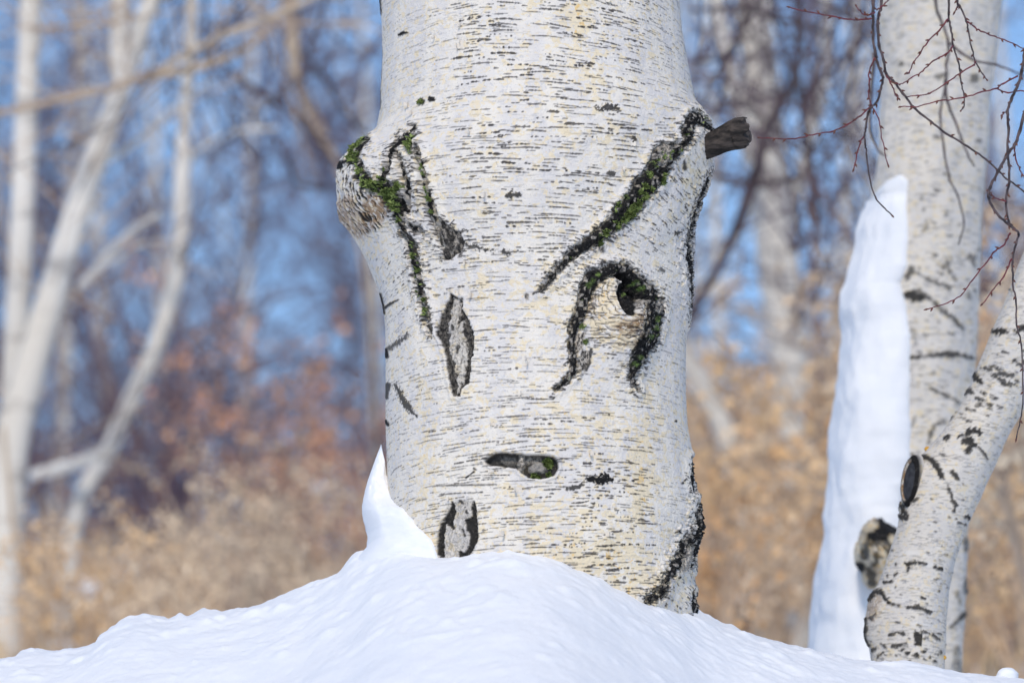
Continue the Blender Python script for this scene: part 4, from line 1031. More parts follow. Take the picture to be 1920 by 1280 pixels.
# oval pruning wound with a rim
def wound():
    p, n = surf(HT, 1712, 903); N3 = np.array([n[0], n[1], 0.0]); N3 = N3 * .55 + np.array([-.45, -.7, 0]); N3 /= np.linalg.norm(N3)
    up_ = np.array([.30, 0, 1.0]); up_ -= N3 * N3.dot(up_); up_ /= np.linalg.norm(up_); sx = np.cross(up_, N3)
    m = pxm(.5); a, b = 15 * m, 40 * m; nn = 48; V = []
    prof = [(1.30, -.012), (1.22, .004), (1.08, .012), (.92, .010), (.80, .002)]
    an = 2 * PI * np.arange(nn) / nn
    c = p + N3 * .004
    for k_, h in prof:
        kk = k_ * (1 + .05 * fbm(an * 2, an * 0 + k_, 2, 2))
        V.append(c + sx * (np.cos(an) * a * kk)[:, None] + up_ * (np.sin(an) * b * kk)[:, None] + N3 * (h + .004 * fbm(an * 4, an * 0 + k_ * 5, 3, 2))[:, None])
    V = np.array(V); idx = np.arange(len(prof) * nn).reshape(-1, nn); nx = np.roll(idx, -1, 1)
    Q = np.stack([idx[:-1], nx[:-1], nx[1:], idx[1:]], -1).reshape(-1, 4)
    VV = V.reshape(-1, 3); A = {a_: np.zeros(len(VV), np.float32) for a_ in ATTRS}
    side = np.tile(np.cos(an), len(prof)); topw = np.tile(np.sin(an), len(prof))
    ring = np.repeat(np.arange(len(prof)), nn)
    brown = sstep(.1, -.5, side) * (ring >= 3)
    A['fiss'] = np.clip(1 - .95 * brown, 0, 1).astype(np.float32) * (ring >= 1); A['stain'] = brown.astype(np.float32)
    o = link('pruning_wound', np_mesh('pruning_wound', VV, Q, A), M['bark_side'], lean); o['label'] = 'oval pruning wound with a brown rolled rim'
    V2 = [c + sx * math.cos(t) * a * .95 * k_ + up_ * math.sin(t) * b * .95 * k_ + N3 * (.0075 + .004 * (1 - k_)) for k_ in (1, .6, .25) for t in an]
    idx = np.arange(3 * nn).reshape(-1, nn); nx = np.roll(idx, -1, 1)
    me = bpy.data.meshes.new('wound_face')
    me.from_pydata([tuple(v) for v in V2], [], [tuple(f) for f in np.stack([idx[:-1], nx[:-1], nx[1:], idx[1:]], -1).reshape(-1, 4)] + [tuple(idx[2])]); me.update()
    link('wound_face', me, M['slate'], o)
M['slate'] = simple('grey_cut_face', (.022, .023, .027), (.05, .052, .06), 60, .7, .3)
wound()
for x, y, r, nm in ((1739, 842, 5.5, 'orange bracket of lichen above the pruning wound on the leaning birch'), (1770, 1232, 4, 'orange fleck of lichen low on the right edge of the leaning birch')):
    p, n = surf(HT, x, y); mb = MB(); m = pxm(.5)
    mb.blob((0, 0, 0), (r * m, r * m * .7, r * m), 3, 10, 7, .4)
    o = mb.build('lichen', simple('orange_lichen' , (.55, .24, .02), (.62, .36, .06), 60) if 'orange_lichen' not in bpy.data.materials else bpy.data.materials['orange_lichen'])
    o.location = Vector(p); tag(o, nm, 'lichen')

# ================================================================== HANGING TWIGS
def twig(label, main, sides, Y, r0=2.5, r1=1.1, mat='twig', buds=True, seed=0, name='hanging_twig', sides_mat='red_twig', group='birch twigs hanging into the picture'):
    rr = random.Random(seed)
    m = pxm(Y)
    root = empty(name, at(main[0][0], main[0][1], Y)); tag(root, label, 'twig', group)
    def line(pts, ra, rb, nm, mt, parent, d0=0.0, d1=0.0):
        pp = spline(pts, 5); n = len(pp); out = []; rad = []
        for i, p in enumerate(pp):
            k_ = i / (n - 1)
            dep = Y + d0 + (d1 - d0) * k_ + .01 * math.sin(i * .7 + seed)
            out.append(at(p[0] + rr.gauss(0, .5), p[1] + rr.gauss(0, .5), dep))
            rad.append((ra + (rb - ra) * k_) * m * (1 + .22 * ((i % 5) == 0) + rr.gauss(0, .05)))
        mb = MB(); mb.tube(out, rad, 7); return mb.build(nm, M[mt], parent), out
    stem, so = line(main, r0, r1, 'stem', mat, root)
    nb = 0
    def add_buds(pts, out, parent, step):
        nonlocal nb
        k_ = rr.randrange(2, 5)
        while k_ < len(out) - 1 and nb < 40:
            p = np.array(out[k_]); t = np.array(out[k_ + 1]) - np.array(out[k_ - 1]); t = t / (np.linalg.norm(t) + 1e-9)
            sgn = 1 if rr.random() < .5 else -1
            nn = np.array([-t[2], rr.gauss(0, .3), t[0]]) * sgn
            d = t * .8 + nn * .75; d /= np.linalg.norm(d); L = (7 + 4 * rr.random()) * m
            mb = MB(); mb.tube([p, p + d * L * .35, p + d * L * .7, p + d * L], [1.0 * m, 2.1 * m, 1.5 * m, .3 * m], 7)
            mb.build('bud', M['bud'], parent); nb += 1
            k_ += rr.randrange(3, 7)
        p = np.array(out[-1]); t = p - np.array(out[-2]); t = t / (np.linalg.norm(t) + 1e-9)
        mb = MB(); mb.tube([p - t * m, p + t * 3 * m, p + t * 6 * m, p + t * 9 * m], [.9 * m, 2.0 * m, 1.5 * m, .3 * m], 7); mb.build('bud', M['bud'], parent)
    for s_ in sides:
        o, out = line(s_, 1.6, .95, 'side_shoot', sides_mat, root, 0, rr.uniform(-.06, .06))
        if buds: add_buds(s_, out, o, 1)
    if buds: add_buds(main[len(main) // 2:], so, stem, 1)
    return root
twig('forked dark twig left of the snowy birch, its long red shoot reaching toward the stub',
     [(1632, -330), (1640, -150), (1637, 0), (1637, 27), (1637, 66), (1642, 104), (1653, 138), (1656, 146), (1652, 165), (1645, 189), (1634, 201), (1627, 212), (1624, 239), (1621, 255), (1623, 272), (1625, 287), (1630, 332), (1641, 370), (1656, 388), (1672, 403)],
     [[(1634, 199), (1613, 218), (1589, 234), (1560, 246), (1531, 251), (1492, 260), (1460, 260), (1425, 259)], [(1642, 104), (1638, 112), (1629, 138), (1630, 160), (1629, 175), (1633, 197), (1648, 223), (1653, 258), (1664, 308)], [(1621, 255), (1613, 267), (1607, 290), (1601, 316)], [(1637, 35), (1613, 37), (1587, 36), (1560, 31), (1520, 24), (1482, 15)]], .04, 3.2, 1.2, 'twig', True, 1)
twig('dark twig running down rightward across the snowy birch trunk to the right edge',
     [(1660, -330), (1657, -150), (1653, 0), (1648, 27), (1646, 50), (1649, 85), (1657, 114), (1661, 138), (1674, 151), (1693, 175), (1714, 202), (1746, 228), (1773, 250), (1815, 275), (1847, 298), (1873, 321), (1887, 335), (1920, 359), (1960, 395)],
     [[(1645, 19), (1653, 13), (1666, 0), (1680, -18)], [(1640, 24), (1628, 29), (1616, 25), (1606, 13)], [(1661, 141), (1672, 160), (1679, 178), (1685, 184)]], .02, 3.0, 1.6, 'twig', True, 2)
twig('thin twig hanging straight down over the snowy birch, ending in a small hook',
     [(1786, -300), (1780, -120), (1779, 0), (1779, 27), (1783, 53), (1787, 85), (1796, 114), (1800, 133), (1802, 154), (1807, 175), (1808, 197), (1802, 207)],
     [[(1778, 35), (1762, 56), (1738, 80), (1725, 101), (1713, 117), (1705, 136), (1700, 137)], [(1787, 88), (1775, 101), (1751, 114), (1730, 133), (1709, 146), (1693, 157), (1680, 157)]], .02, 2.4, 1.1, 'twig', True, 3)
twig('branching twig at the top right with a red shoot sweeping to the right edge',
     [(1780, -300), (1788, -120), (1795, 0), (1799, 11), (1812, 40), (1816, 61), (1823, 93), (1828, 114), (1842, 138), (1850, 149)],
     [[(1814, 40), (1826, 50), (1842, 60), (1866, 69), (1887, 77), (1920, 92), (1950, 104)], [(1797, 8), (1795, 12), (1791, 21)], [(1828, 116), (1826, 122), (1799, 138), (1773, 157), (1743, 175), (1720, 179), (1701, 181)]], -.02, 2.3, 1.1, 'twig', True, 4)
twig('gnarled grey twig near the right edge with a red shoot crossing the snowy birch',
     [(1960, -300), (1945, -60), (1928, 60), (1920, 106), (1916, 133), (1908, 159), (1897, 186), (1889, 210), (1891, 239), (1889, 279), (1892, 308), (1892, 344), (1886, 377), (1892, 416), (1902, 429)],
     [[(1908, 143), (1881, 157), (1868, 166), (1836, 174), (1807, 183), (1759, 190), (1719, 200), (1690, 200)], [(1871, 167), (1889, 174), (1920, 170), (1950, 168)], [(1889, 210), (1882, 212), (1878, 217)], [(1886, 377), (1872, 374), (1862, 368), (1859, 363)]], -.05, 3.2, 2.2, 'twig', True, 5)
twig('long twig at the right edge drooping past the leaning birch with two red shoots',
     [(1990, -300), (1960, 60), (1935, 170), (1920, 216), (1912, 246), (1902, 272), (1886, 295), (1872, 321), (1857, 352), (1854, 370), (1866, 397), (1885, 416), (1902, 429), (1910, 439), (1905, 456), (1899, 482), (1899, 508), (1899, 534), (1905, 561), (1906, 610), (1915, 647), (1918, 720), (1915, 779), (1905, 821)],
     [[(1894, 437), (1882, 459), (1863, 473), (1850, 492), (1823, 525), (1804, 551), (1777, 567), (1740, 579)], [(1897, 485), (1882, 518), (1863, 541), (1843, 570)], [(1902, 272), (1905, 298), (1912, 318), (1925, 340)]], -.08, 3.4, 1.2, 'twig', True, 6)
for k_, (lb, pts) in enumerate([('blurred dark twig drooping in front of the middle of the snowy birch', [(1745, -200), (1754, 0), (1762, 32), (1778, 80), (1775, 120), (1773, 159), (1763, 213), (1770, 279), (1781, 338), (1794, 364), (1807, 416), (1797, 459)]),
                                ('blurred thin twig slanting down the right half of the snowy birch', [(1772, 150), (1776, 190), (1791, 228), (1803, 262), (1815, 290), (1826, 312)]),
                                ('blurred curved twig at the left edge of the snowy birch above the slab', [(1640, 100), (1634, 180), (1631, 225), (1635, 258), (1650, 285), (1662, 292)]),
                                ('blurred twig running from the snowy birch to the right edge', [(1782, 82), (1800, 98), (1830, 115), (1868, 122), (1915, 140), (1960, 160)])]):
    twig(lb, pts, [], 1.45, 3.0, 1.5, 'twig', False, 20 + k_)
# ================================================================== BACKGROUND WOOD
def bg_tree(label, mat, Y, lines, name='background_birch', group=None, twigs=0, cat='tree', tw_mat='purple_twig', seed=0, ground=True, spray=None):
    """lines: photo-pixel polylines (x, y, width); the first is the trunk, the rest limbs"""
    rr = random.Random(seed); m = pxm(Y)
    t0 = lines[0]; low = max(t0, key=lambda p: p[1])
    P0 = at(low[0], low[1], Y); gz = float(terrain(np.array([P0[0]]), np.array([Y]))[0])
    root = empty(name, (P0[0], Y, gz)); tag(root, label, cat, group)
    allpts = []
    for i, ln in enumerate(lines):
        pp = spline(ln, 5); out = []; rad = []
        dd = 0 if i == 0 else rr.uniform(-.5, .5)
        for j, p in enumerate(pp):
            k_ = j / (len(pp) - 1)
            out.append(at(p[0], p[1], Y + dd * k_)); rad.append(max(.6, p[2] / 2) * m)
        if i == 0 and ground and out[-1][2] > gz:
            out.append(np.array([out[-1][0], Y, gz - .1])); rad.append(rad[-1] * 1.1)
        mb = MB(); mb.tube(out, rad, 12); mb.build('trunk' if i == 0 else 'limb', M[mat], root)
        allpts += [(o, r) for o, r in zip(out, rad)]
    if twigs:
        mb = MB()
        for _ in range(twigs):
            p, r = rr.choice(allpts)
            if spray: 
                p = at(rr.uniform(spray[0], spray[2]), rr.uniform(spray[1], spray[3]), Y + rr.uniform(-.6, .6))
            d = np.array([rr.gauss(0, .6), rr.gauss(0, .4), rr.uniform(-.2, 1)]); d /= np.linalg.norm(d); L = rr.uniform(.3, .9)
            q = [p, p + d * L * .5 + np.array([0, 0, .03]), p + d * L + np.array([rr.gauss(0, .08), 0, -.05])]
            w_ = rr.uniform(.002, .006)
            mb.tube(q, [w_, w_ * .8, w_ * .4], 4, False)
            for k_ in range(2):
                s_ = q[1] + (q[2] - q[1]) * rr.random(); d2 = d + np.array([rr.gauss(0, .6), rr.gauss(0, .4), rr.gauss(0, .6)])
                mb.tube([s_, s_ + d2 * L * .25, s_ + d2 * L * .45], [w_ * .6, w_ * .5, w_ * .3], 3, False)
        mb.build('crown', M[tw_mat], root)
    return root
BG = 'birches of the wood behind'
bg_tree('blurred pale birch trunk standing upright at the far left edge', 'far_birch', 9.0,
        [[(72, -260, 42), (58, 0, 42), (50, 180, 43), (42, 400, 45), (30, 640, 47), (20, 900, 50), (6, 1240, 54)]], seed=1, group=BG, twigs=26, tw_mat='grey_twig')
bg_tree('blurred pale birch trunk leaning right and forking near the top left', 'far_birch', 8.4,
        [[(345, -260, 28), (310, -60, 33), (268, 40, 37), (228, 160, 41), (190, 270, 47), (150, 380, 51), (95, 560, 56), (48, 720, 66), (16, 880, 68), (0, 1240, 74)],
         [(226, 170, 40), (223, 80, 34), (226, -40, 30), (234, -260, 24)], [(200, 300, 14), (250, 270, 12), (330, 200, 9), (400, 150, 7)]], seed=2, group=BG, twigs=30, tw_mat='grey_twig')
bg_tree('blurred tan birch bough reaching from the left edge across both pale trunks', 'tan_birch', 7.9,
        [[(-420, 1240, 60), (-400, 700, 50), (-330, 330, 40), (-180, 245, 34)], [(-200, 250, 24), (0, 212, 15), (120, 186, 15), (210, 164, 14), (300, 130, 14), (350, 100, 13), (440, 58, 13), (540, 18, 12), (640, -30, 10)],
         [(270, 146, 14), (330, 136, 18), (400, 118, 16), (470, 86, 12), (520, 30, 8)], [(60, 55, 11), (140, 50, 10), (220, 44, 8)]], seed=3, group=BG, twigs=40, tw_mat='grey_twig')
bg_tree('blurred thin grey birch trunk curving down between the left trunks and the thick birch', 'far_birch', 10.5,
        [[(372, -260, 22), (358, 60, 24), (348, 200, 26), (342, 330, 32), (336, 480, 34), (302, 620, 34), (250, 740, 34), (205, 840, 32), (150, 940, 32), (125, 1080, 32), (112, 1220, 34)],
         [(60, 890, 20), (110, 878, 24), (160, 862, 22), (205, 840, 16)], [(345, 480, 10), (290, 450, 8), (190, 500, 6)], [(348, 300, 10), (430, 250, 8), (520, 240, 6)], [(150, 540, 20), (240, 440, 14), (300, 400, 8)]], seed=4, group=BG, twigs=40)
bg_tree('blurred orange-brown birch trunk beside the upper left of the thick birch', 'tan_birch', 11.5,
        [[(536, -260, 30), (543, 0, 34), (546, 60, 30), (556, 140, 24), (585, 215, 26), (618, 285, 22), (650, 360, 10), (690, 600, 7), (715, 1220, 7)]], seed=5, group=BG, twigs=40)
bg_tree('blurred dark arching stem left of the burl', 'dark_bark', 10.5,
        [[(400, 60, 8), (430, 130, 11), (490, 175, 12), (545, 205, 13), (585, 255, 12), (620, 300, 9), (680, 420, 6), (730, 1220, 6)], [(560, 90, 7), (610, 150, 9), (650, 215, 9), (690, 255, 7)], [(545, 300, 7), (560, 345, 8), (640, 355, 7)]], name='dark_shrub', seed=6, cat='shrub', twigs=30)
bg_tree('blurred tan sapling stem bending up at the lower left', 'tan_birch', 8.0, [[(6, 800, 8), (14, 880, 9), (30, 1020, 11), (48, 1090, 12), (66, 1150, 13), (84, 1225, 14)]], name='sapling', seed=7, cat='sapling')
# right side
bg_tree('blurred pale birch trunk between the thick birch and the snowy birch', 'far_birch', 11.0,
        [[(1408, -260, 70), (1412, 0, 72), (1424, 120, 70), (1436, 260, 74), (1448, 400, 76), (1462, 520, 78), (1478, 640, 74), (1490, 780, 60), (1500, 920, 56), (1508, 1220, 56)],
         [(1330, -200, 30), (1345, 0, 34), (1372, 150, 36), (1410, 300, 34)], [(1545, -100, 26), (1550, 60, 28), (1545, 160, 26), (1500, 330, 24), (1470, 520, 18)]], seed=8, group=BG, twigs=40)
bg_tree('blurred pale birch trunk slanting behind the right foot of the thick birch', 'far_birch', 12.0,
        [[(1235, 540, 30), (1285, 670, 36), (1330, 745, 40), (1362, 820, 42), (1390, 930, 42), (1405, 1030, 44), (1412, 1220, 46)]], seed=9, group=BG, twigs=25)
for i, (px, Y, w_, ln_) in enumerate(((1345, 24, 24, 30), (1572, 22, 26, -25), (1300, 27, 18, 20), (1625, 26, 20, 10), (118, 22, 24, -30), (190, 27, 20, 40), (455, 26, 16, -20), (1890, 24, 22, 20), (700, 28, 16, 25), (300, 30, 16, 30))):
    bg_tree('faint pale birch trunk far back in the blurred wood', 'far_birch', float(Y), [[(px - ln_ * 1.5, -260, w_ * .6), (px - ln_, 0, w_ * .7), (px - ln_ * .4 + 6, 350, w_ * .85), (px + 4, 700, w_), (px + ln_ * .6, 1180, w_ * 1.1)], [(px, 600, w_ * .4), (px + ln_ * 2, 400, w_ * .3), (px + ln_ * 3, 200, w_ * .2)], [(px - ln_ * .5, 300, w_ * .35), (px - ln_ * 2.4, 120, w_ * .25), (px - ln_ * 3, -60, w_ * .2)]], seed=200 + i, group='faint pale birches far back', twigs=12, tw_mat='grey_twig')
bg_tree('blurred dark branching tree behind the broken stub', 'dark_bark', 8.5,
        [[(1505, -200, 14), (1496, 60, 16), (1492, 140, 18), (1462, 200, 20), (1430, 262, 22), (1424, 305, 22), (1408, 352, 24), (1382, 425, 20), (1345, 505, 17), (1305, 575, 18), (1255, 700, 20), (1200, 1220, 24)],
         [(1494, 130, 12), (1504, 200, 14), (1512, 260, 15), (1524, 330, 14), (1534, 420, 10)], [(1325, 328, 9), (1370, 336, 12), (1416, 347, 14), (1482, 336, 12), (1500, 320, 8)], [(1405, -60, 12), (1402, 10, 12), (1380, 80, 12), (1366, 110, 11), (1352, 180, 10), (1340, 220, 8)], [(1290, 20, 8), (1400, 14, 12), (1450, 36, 12), (1500, 44, 12), (1560, 70, 8)], [(1300, 118, 9), (1360, 108, 10), (1378, 92, 9)], [(1500, 180, 8), (1560, 130, 9), (1620, 80, 8)],
         [(1340, 208, 7), (1400, 190, 8), (1480, 168, 7)], [(1432, 265, 9), (1470, 300, 10), (1500, 430, 10), (1512, 450, 12), (1480, 470, 10)]], name='dark_tree', seed=10, cat='tree', twigs=60, tw_mat='purple_twig')
bg_tree('blurred brown trunk just left of the snow slab', 'brown_bark', 10.5, [[(1518, -200, 9), (1522, 120, 10), (1512, 240, 11), (1520, 360, 12), (1530, 520, 14), (1536, 660, 14), (1542, 900, 16), (1548, 1220, 18)], [(1530, 340, 10), (1560, 400, 12), (1590, 440, 10), (1630, 480, 7)], [(1528, 520, 10), (1500, 560, 10), (1480, 640, 8)]], name='brown_tree', seed=11, twigs=60)
bg_tree('blurred dark forked sapling behind the snow bank right of the thick birch', 'brown_bark', 9.5, [[(1530, 860, 8), (1492, 930, 14), (1446, 985, 20), (1430, 1030, 22), (1424, 1090, 22), (1410, 1150, 24), (1400, 1215, 26)], [(1398, 880, 10), (1400, 950, 13), (1414, 1010, 15), (1430, 1050, 14)], [(1360, 960, 8), (1352, 880, 7)], [(1470, 950, 9), (1500, 980, 8), (1530, 990, 6)]], name='sapling', seed=12, cat='sapling', twigs=20)
bg_tree('blurred dark brown trunk at the lower right edge beside the leaning birch', 'brown_bark', 9.0, [[(1890, 700, 18), (1886, 860, 24), (1884, 980, 26), (1886, 1100, 30), (1888, 1250, 32)], [(1884, 1060, 12), (1850, 1110, 14), (1836, 1160, 14)]], name='brown_tree', seed=13, twigs=40)
bg_tree('blurred brown stem rising behind the right edge of the snowy birch', 'brown_bark', 11.0, [[(1856, 200, 12), (1850, 420, 14), (1846, 560, 18), (1850, 660, 18), (1870, 900, 22), (1876, 1250, 24)], [(1850, 560, 10), (1890, 500, 9), (1930, 470, 7)]], name='brown_tree', seed=14, twigs=60)

# thin dark twigs hanging between the thick birch and the snowy birch
rd = random.Random(21)
for i in range(16):
    x0 = rd.uniform(1310, 1640); Y = rd.uniform(4.5, 7.5); pts = [(x0 + rd.uniform(-40, 40), -260)]; x = x0; y = -40; dx = rd.uniform(-.35, .35)
    pts.append((x, y))
    for k in range(rd.randrange(5, 9)):
        dx += rd.gauss(0, .22); x += dx * 80; y += rd.uniform(50, 95); pts.append((x, y))
    sd_ = []
    for k in range(4):
        b = rd.choice(pts[2:-1]); sx = rd.choice((-1, 1)); sd_.append([b, (b[0] + sx * rd.uniform(20, 60), b[1] + rd.uniform(-10, 60)), (b[0] + sx * rd.uniform(50, 130), b[1] + rd.uniform(20, 150))])
    twig('thin dark twig drooping out of focus between the thick birch and the snowy birch', pts, sd_, Y, 2.6, 1.3, 'twig', False, 60 + i, 'drooping_twig', 'twig', 'blurred twigs between the two big birches')
for i in range(8):
    x0 = rd.uniform(300, 700); Y = rd.uniform(6, 9); pts = [(x0 + 60, -260)]; x = x0; y = -40; dx = rd.uniform(-.4, .2)
    pts.append((x, y))
    for k in range(rd.randrange(4, 7)):
        dx += rd.gauss(0, .25); x += dx * 70; y += rd.uniform(40, 80); pts.append((x, y))
    sd_ = []
    for k in range(3):
        b = rd.choice(pts[2:-1]); sx = rd.choice((-1, 1)); sd_.append([b, (b[0] + sx * rd.uniform(20, 60), b[1] + rd.uniform(0, 50)), (b[0] + sx * rd.uniform(50, 110), b[1] + rd.uniform(30, 120))])
    twig('thin dark twig drooping out of focus left of the thick birch', pts, sd_, Y, 2.8, 1.4, 'twig', False, 90 + i, 'drooping_twig', 'twig', 'blurred twigs left of the thick birch')

# ---- repeated background plants: prototypes, then copies of the thing and each of its parts
def local(root, name, mb, mat):
    me = bpy.data.meshes.new(name); me.from_pydata([tuple(v) for v in mb.v], [], mb.f); me.update()
    o = bpy.data.objects.new(name, me); me.materials.append(M[mat]); COL.objects.link(o); o.parent = root
    return o
def make_sapling(seed, mat, twmat, H=4.5, n=64, r=.016):
    rr = random.Random(seed); root = empty('sapling')
    pts = [np.array([0, 0, -.1])]; d = np.array([rr.gauss(0, .1), rr.gauss(0, .1), 1.0])
    for i in range(8):
        d = d + np.array([rr.gauss(0, .12), rr.gauss(0, .12), 0]); d /= np.linalg.norm(d); pts.append(pts[-1] + d * H / 8)
    mb = MB(); mb.tube(pts, [r * (1 - .8 * i / 8) for i in range(9)], 8); local(root, 'trunk', mb, mat)
    mb = MB()
    for k in range(n):
        t = .12 + .88 * rr.random(); f = t * 8; i = min(7, int(f)); p = pts[i] + (pts[i + 1] - pts[i]) * (f - i)
        a = rr.random() * 2 * PI; up_ = rr.uniform(.2, 1.1)
        dd = np.array([math.cos(a), math.sin(a), up_]); dd /= np.linalg.norm(dd); L = rr.uniform(.4, 1.3) * (1.15 - .6 * t)
        w_ = rr.uniform(.0035, .008); q = p + dd * L * .5 + np.array([0, 0, .05]); e = q + dd * L * .5 + np.array([rr.gauss(0, .1), rr.gauss(0, .1), .1])
        mb.tube([p, q, e], [w_, w_ * .75, w_ * .4], 4, False)
        for _ in range(4):
            s_ = p + (e - p) * rr.uniform(.25, 1); d2 = dd * .6 + np.array([rr.gauss(0, .5), rr.gauss(0, .5), rr.gauss(0, .45)])
            mb.tube([s_, s_ + d2 * L * .22, s_ + d2 * L * .42], [w_ * .6, w_ * .5, w_ * .35], 3, False)
    local(root, 'crown', mb, twmat); return root
def make_shrub(seed, leaf, H=1.0, n=560, stems=9, leafsize=.034):
    rr = random.Random(seed); root = empty('dry_shrub'); mb = MB(); lf = MB()
    ends = []
    for k in range(stems):
        a = rr.random() * 2 * PI; lean_ = rr.uniform(.1, .7)
        e = np.array([math.cos(a) * lean_, math.sin(a) * lean_, 1.0]) * H * rr.uniform(.6, 1)
        q = e * .5 + np.array([rr.gauss(0, .05), rr.gauss(0, .05), .08])
        mb.tube([np.array([0, 0, -.1]), q, e], [.008, .006, .003], 5, False)
        for _ in range(7):
            s_ = e * rr.uniform(.35, 1.0); d2 = np.array([rr.gauss(0, .5), rr.gauss(0, .5), rr.uniform(-.1, .7)]) * H * .3
            mb.tube([s_, s_ + d2 * .5, s_ + d2], [.004, .003, .002], 4, False); ends += [(s_, d2)]
    for _ in range(n):
        s_, d2 = rr.choice(ends); p = s_ + d2 * rr.uniform(.2, 1.1) + np.array([rr.gauss(0, .03) for _ in range(3)])
        lf.leaf(p, leafsize * rr.uniform(.6, 1.4), rr)
    local(root, 'stems', mb, 'brown_bark' if seed == 43 else 'grey_twig'); local(root, 'dry_leaves', lf, leaf); return root
def copy_tree(root):
    r = root.copy(); COL.objects.link(r)
    for ch in root.children:
        c = ch.copy(); COL.objects.link(c); c.parent = r
    return r
used = set()
def place(proto, px, Y, scale, label, cat, group, rz):
    x = at(px, 1100, Y)[0]; z = float(terrain(np.array([x]), np.array([Y]))[0])
    if proto.name not in used: used.add(proto.name); r = proto
    else: r = copy_tree(proto)
    r.location = (float(x), Y, z); r.scale = (scale,) * 3; r.rotation_euler = (0, 0, rz)
    tag(r, label, cat, group); return r
r2 = random.Random(11)
SAP = [make_sapling(31, 'brown_bark', 'purple_twig'), make_sapling(32, 'brown_bark', 'purple_twig', 5.0, 80), make_sapling(33, 'tan_birch', 'grey_twig', 4.6, 70, .026), make_sapling(34, 'dark_bark', 'purple_twig', 4.2, 90, .014)]
LSAP = ['bare purple-brown sapling with fine twigs, blurred into the wood behind'] * 2 + ['bare tan-barked sapling with pale grey twigs, blurred into the wood behind', 'bare dark-stemmed sapling with dense purple twigs, blurred into the wood behind']
spots = []
while len(spots) < 34:
    px = r2.uniform(-150, 2070); Y = r2.uniform(15, 42)
    if 430 < px < 720 and r2.random() < .7: continue       # a clearing of open sky left of the thick birch
    if 1290 < px < 1620 and r2.random() < .7: continue
    if 760 < px < 1240 and r2.random() < .75: continue      # hidden behind the thick birch
    spots.append((px, Y))
for i, (px, Y) in enumerate(spots):
    k = r2.choice([0, 0, 1, 1, 2, 3, 3])
    place(SAP[k], px, Y, r2.uniform(.8, 1.25), LSAP[k], 'sapling', ('purple-twigged saplings', 'purple-twigged saplings', 'tan saplings', 'dark saplings')[k], r2.random() * 6.28)
SHR = [make_shrub(41, 'leaf_orange'), make_shrub(42, 'leaf_pale', 1.1, 620), make_shrub(43, 'leaf_rust', 1.5, 520, 6), make_shrub(44, 'leaf_tan', .8, 700, 11), make_shrub(45, 'leaf_pale', .7, 560)]
LSH = ['dry shrub with orange-tan leaves, blurred behind the snow bank', 'dry shrub with pale straw leaves, blurred behind the snow bank', 'tall dry shrub with rust-red leaves, blurred behind the snow bank', 'low dense dry shrub with tan leaves, blurred behind the snow bank', 'low dry shrub with straw leaves, blurred behind the snow bank']
# bare dark shrubs standing in the blue on the left
DSH = empty('bare_shrub'); rr_ = random.Random(51); mb = MB()
for k in range(9):
    a = rr_.random() * 2 * PI; e = np.array([math.cos(a) * rr_.uniform(.1, .7), math.sin(a) * rr_.uniform(.1, .7), rr_.uniform(1.2, 2.2)]); q = e * .5 + np.array([rr_.gauss(0, .06), 0, .1])
    mb.tube([np.array([0, 0, -.1]), q, e], [.014, .010, .004], 5, False)
    for _ in range(9):
        s_ = e * rr_.uniform(.3, 1); d2 = np.array([rr_.gauss(0, .5), rr_.gauss(0, .5), rr_.uniform(0, .8)]) * .6
        mb.tube([s_, s_ + d2 * .5, s_ + d2], [.007, .005, .003], 4, False)
local(DSH, 'stems', mb, 'purple_twig')
for px, Y, sc in ((120, 20, .9), (320, 20, 1.0), (400, 24, 1.2), (480, 21, .9), (560, 23, .9), (280, 27, 1.2), (640, 24, .75)):
    place(DSH, px, Y, sc, 'bare dark purple shrub blurred in the wood left of the thick birch', 'shrub', 'bare dark shrubs', r2.random() * 6.28)
n = 0
while n < 230:
    px = r2.uniform(-120, 2040); Y = r2.uniform(5 if n % 3 == 0 else 8, 30)
    if 800 < px < 1200: continue
    if px < 760 and r2.random() < .42: continue
    if px < 760 and 9 < Y < 12 and r2.random() < .5: continue
    k = r2.choice([0, 0, 1, 1, 3, 3, 4, 4, 1] if px < 1300 else [0, 0, 1, 1, 3, 3, 4, 1])
    sc = r2.uniform(.35, 1.25) * (.72 if px < 1290 else 1.3) * (.75 + Y / (70 if px < 1290 else 40))
    place(SHR[k], px, Y, sc, LSH[k], 'shrub', ('tan-leaved shrubs', 'straw-leaved shrubs', 'rust-leaved shrubs', 'low tan shrubs', 'low straw shrubs')[k], r2.random() * 6.28); n += 1
# taller rust-leaved sprigs that rise into the blue, left
for px, Y, sc in ((430, 14, 1.25), (500, 17, 1.05), (250, 20, 1.0), (600, 19, .9), (690, 18, .9)):
    place(SHR[2], px, Y, sc, LSH[2], 'shrub', 'rust-leaved shrubs', r2.random() * 6.28)
# snow caught in the shrubs
for i, (px, py, Y, r, lb) in enumerate(((595, 918, 15, 15, 'small white cushion of snow caught in the shrubs left of the snow spire'), (165, 1102, 14, 20, 'white cushion of snow caught in the shrubs at the lower left'), (120, 1212, 9, 20, 'blurred heap of snow at the foot of the left birches'), (1360, 1105, 14, 20, 'blurred snow cushion in the shrubs right of the thick birch'))):
    mb = MB(); m = pxm(Y); mb.blob((0, 0, 0), (r * m, r * m * .9, r * m * .85), i, 14, 9, .25)
    o = mb.build('snow_cushion', M['snow']); o.location = Vector(at(px, py, Y)); tag(o, lb, 'snow')
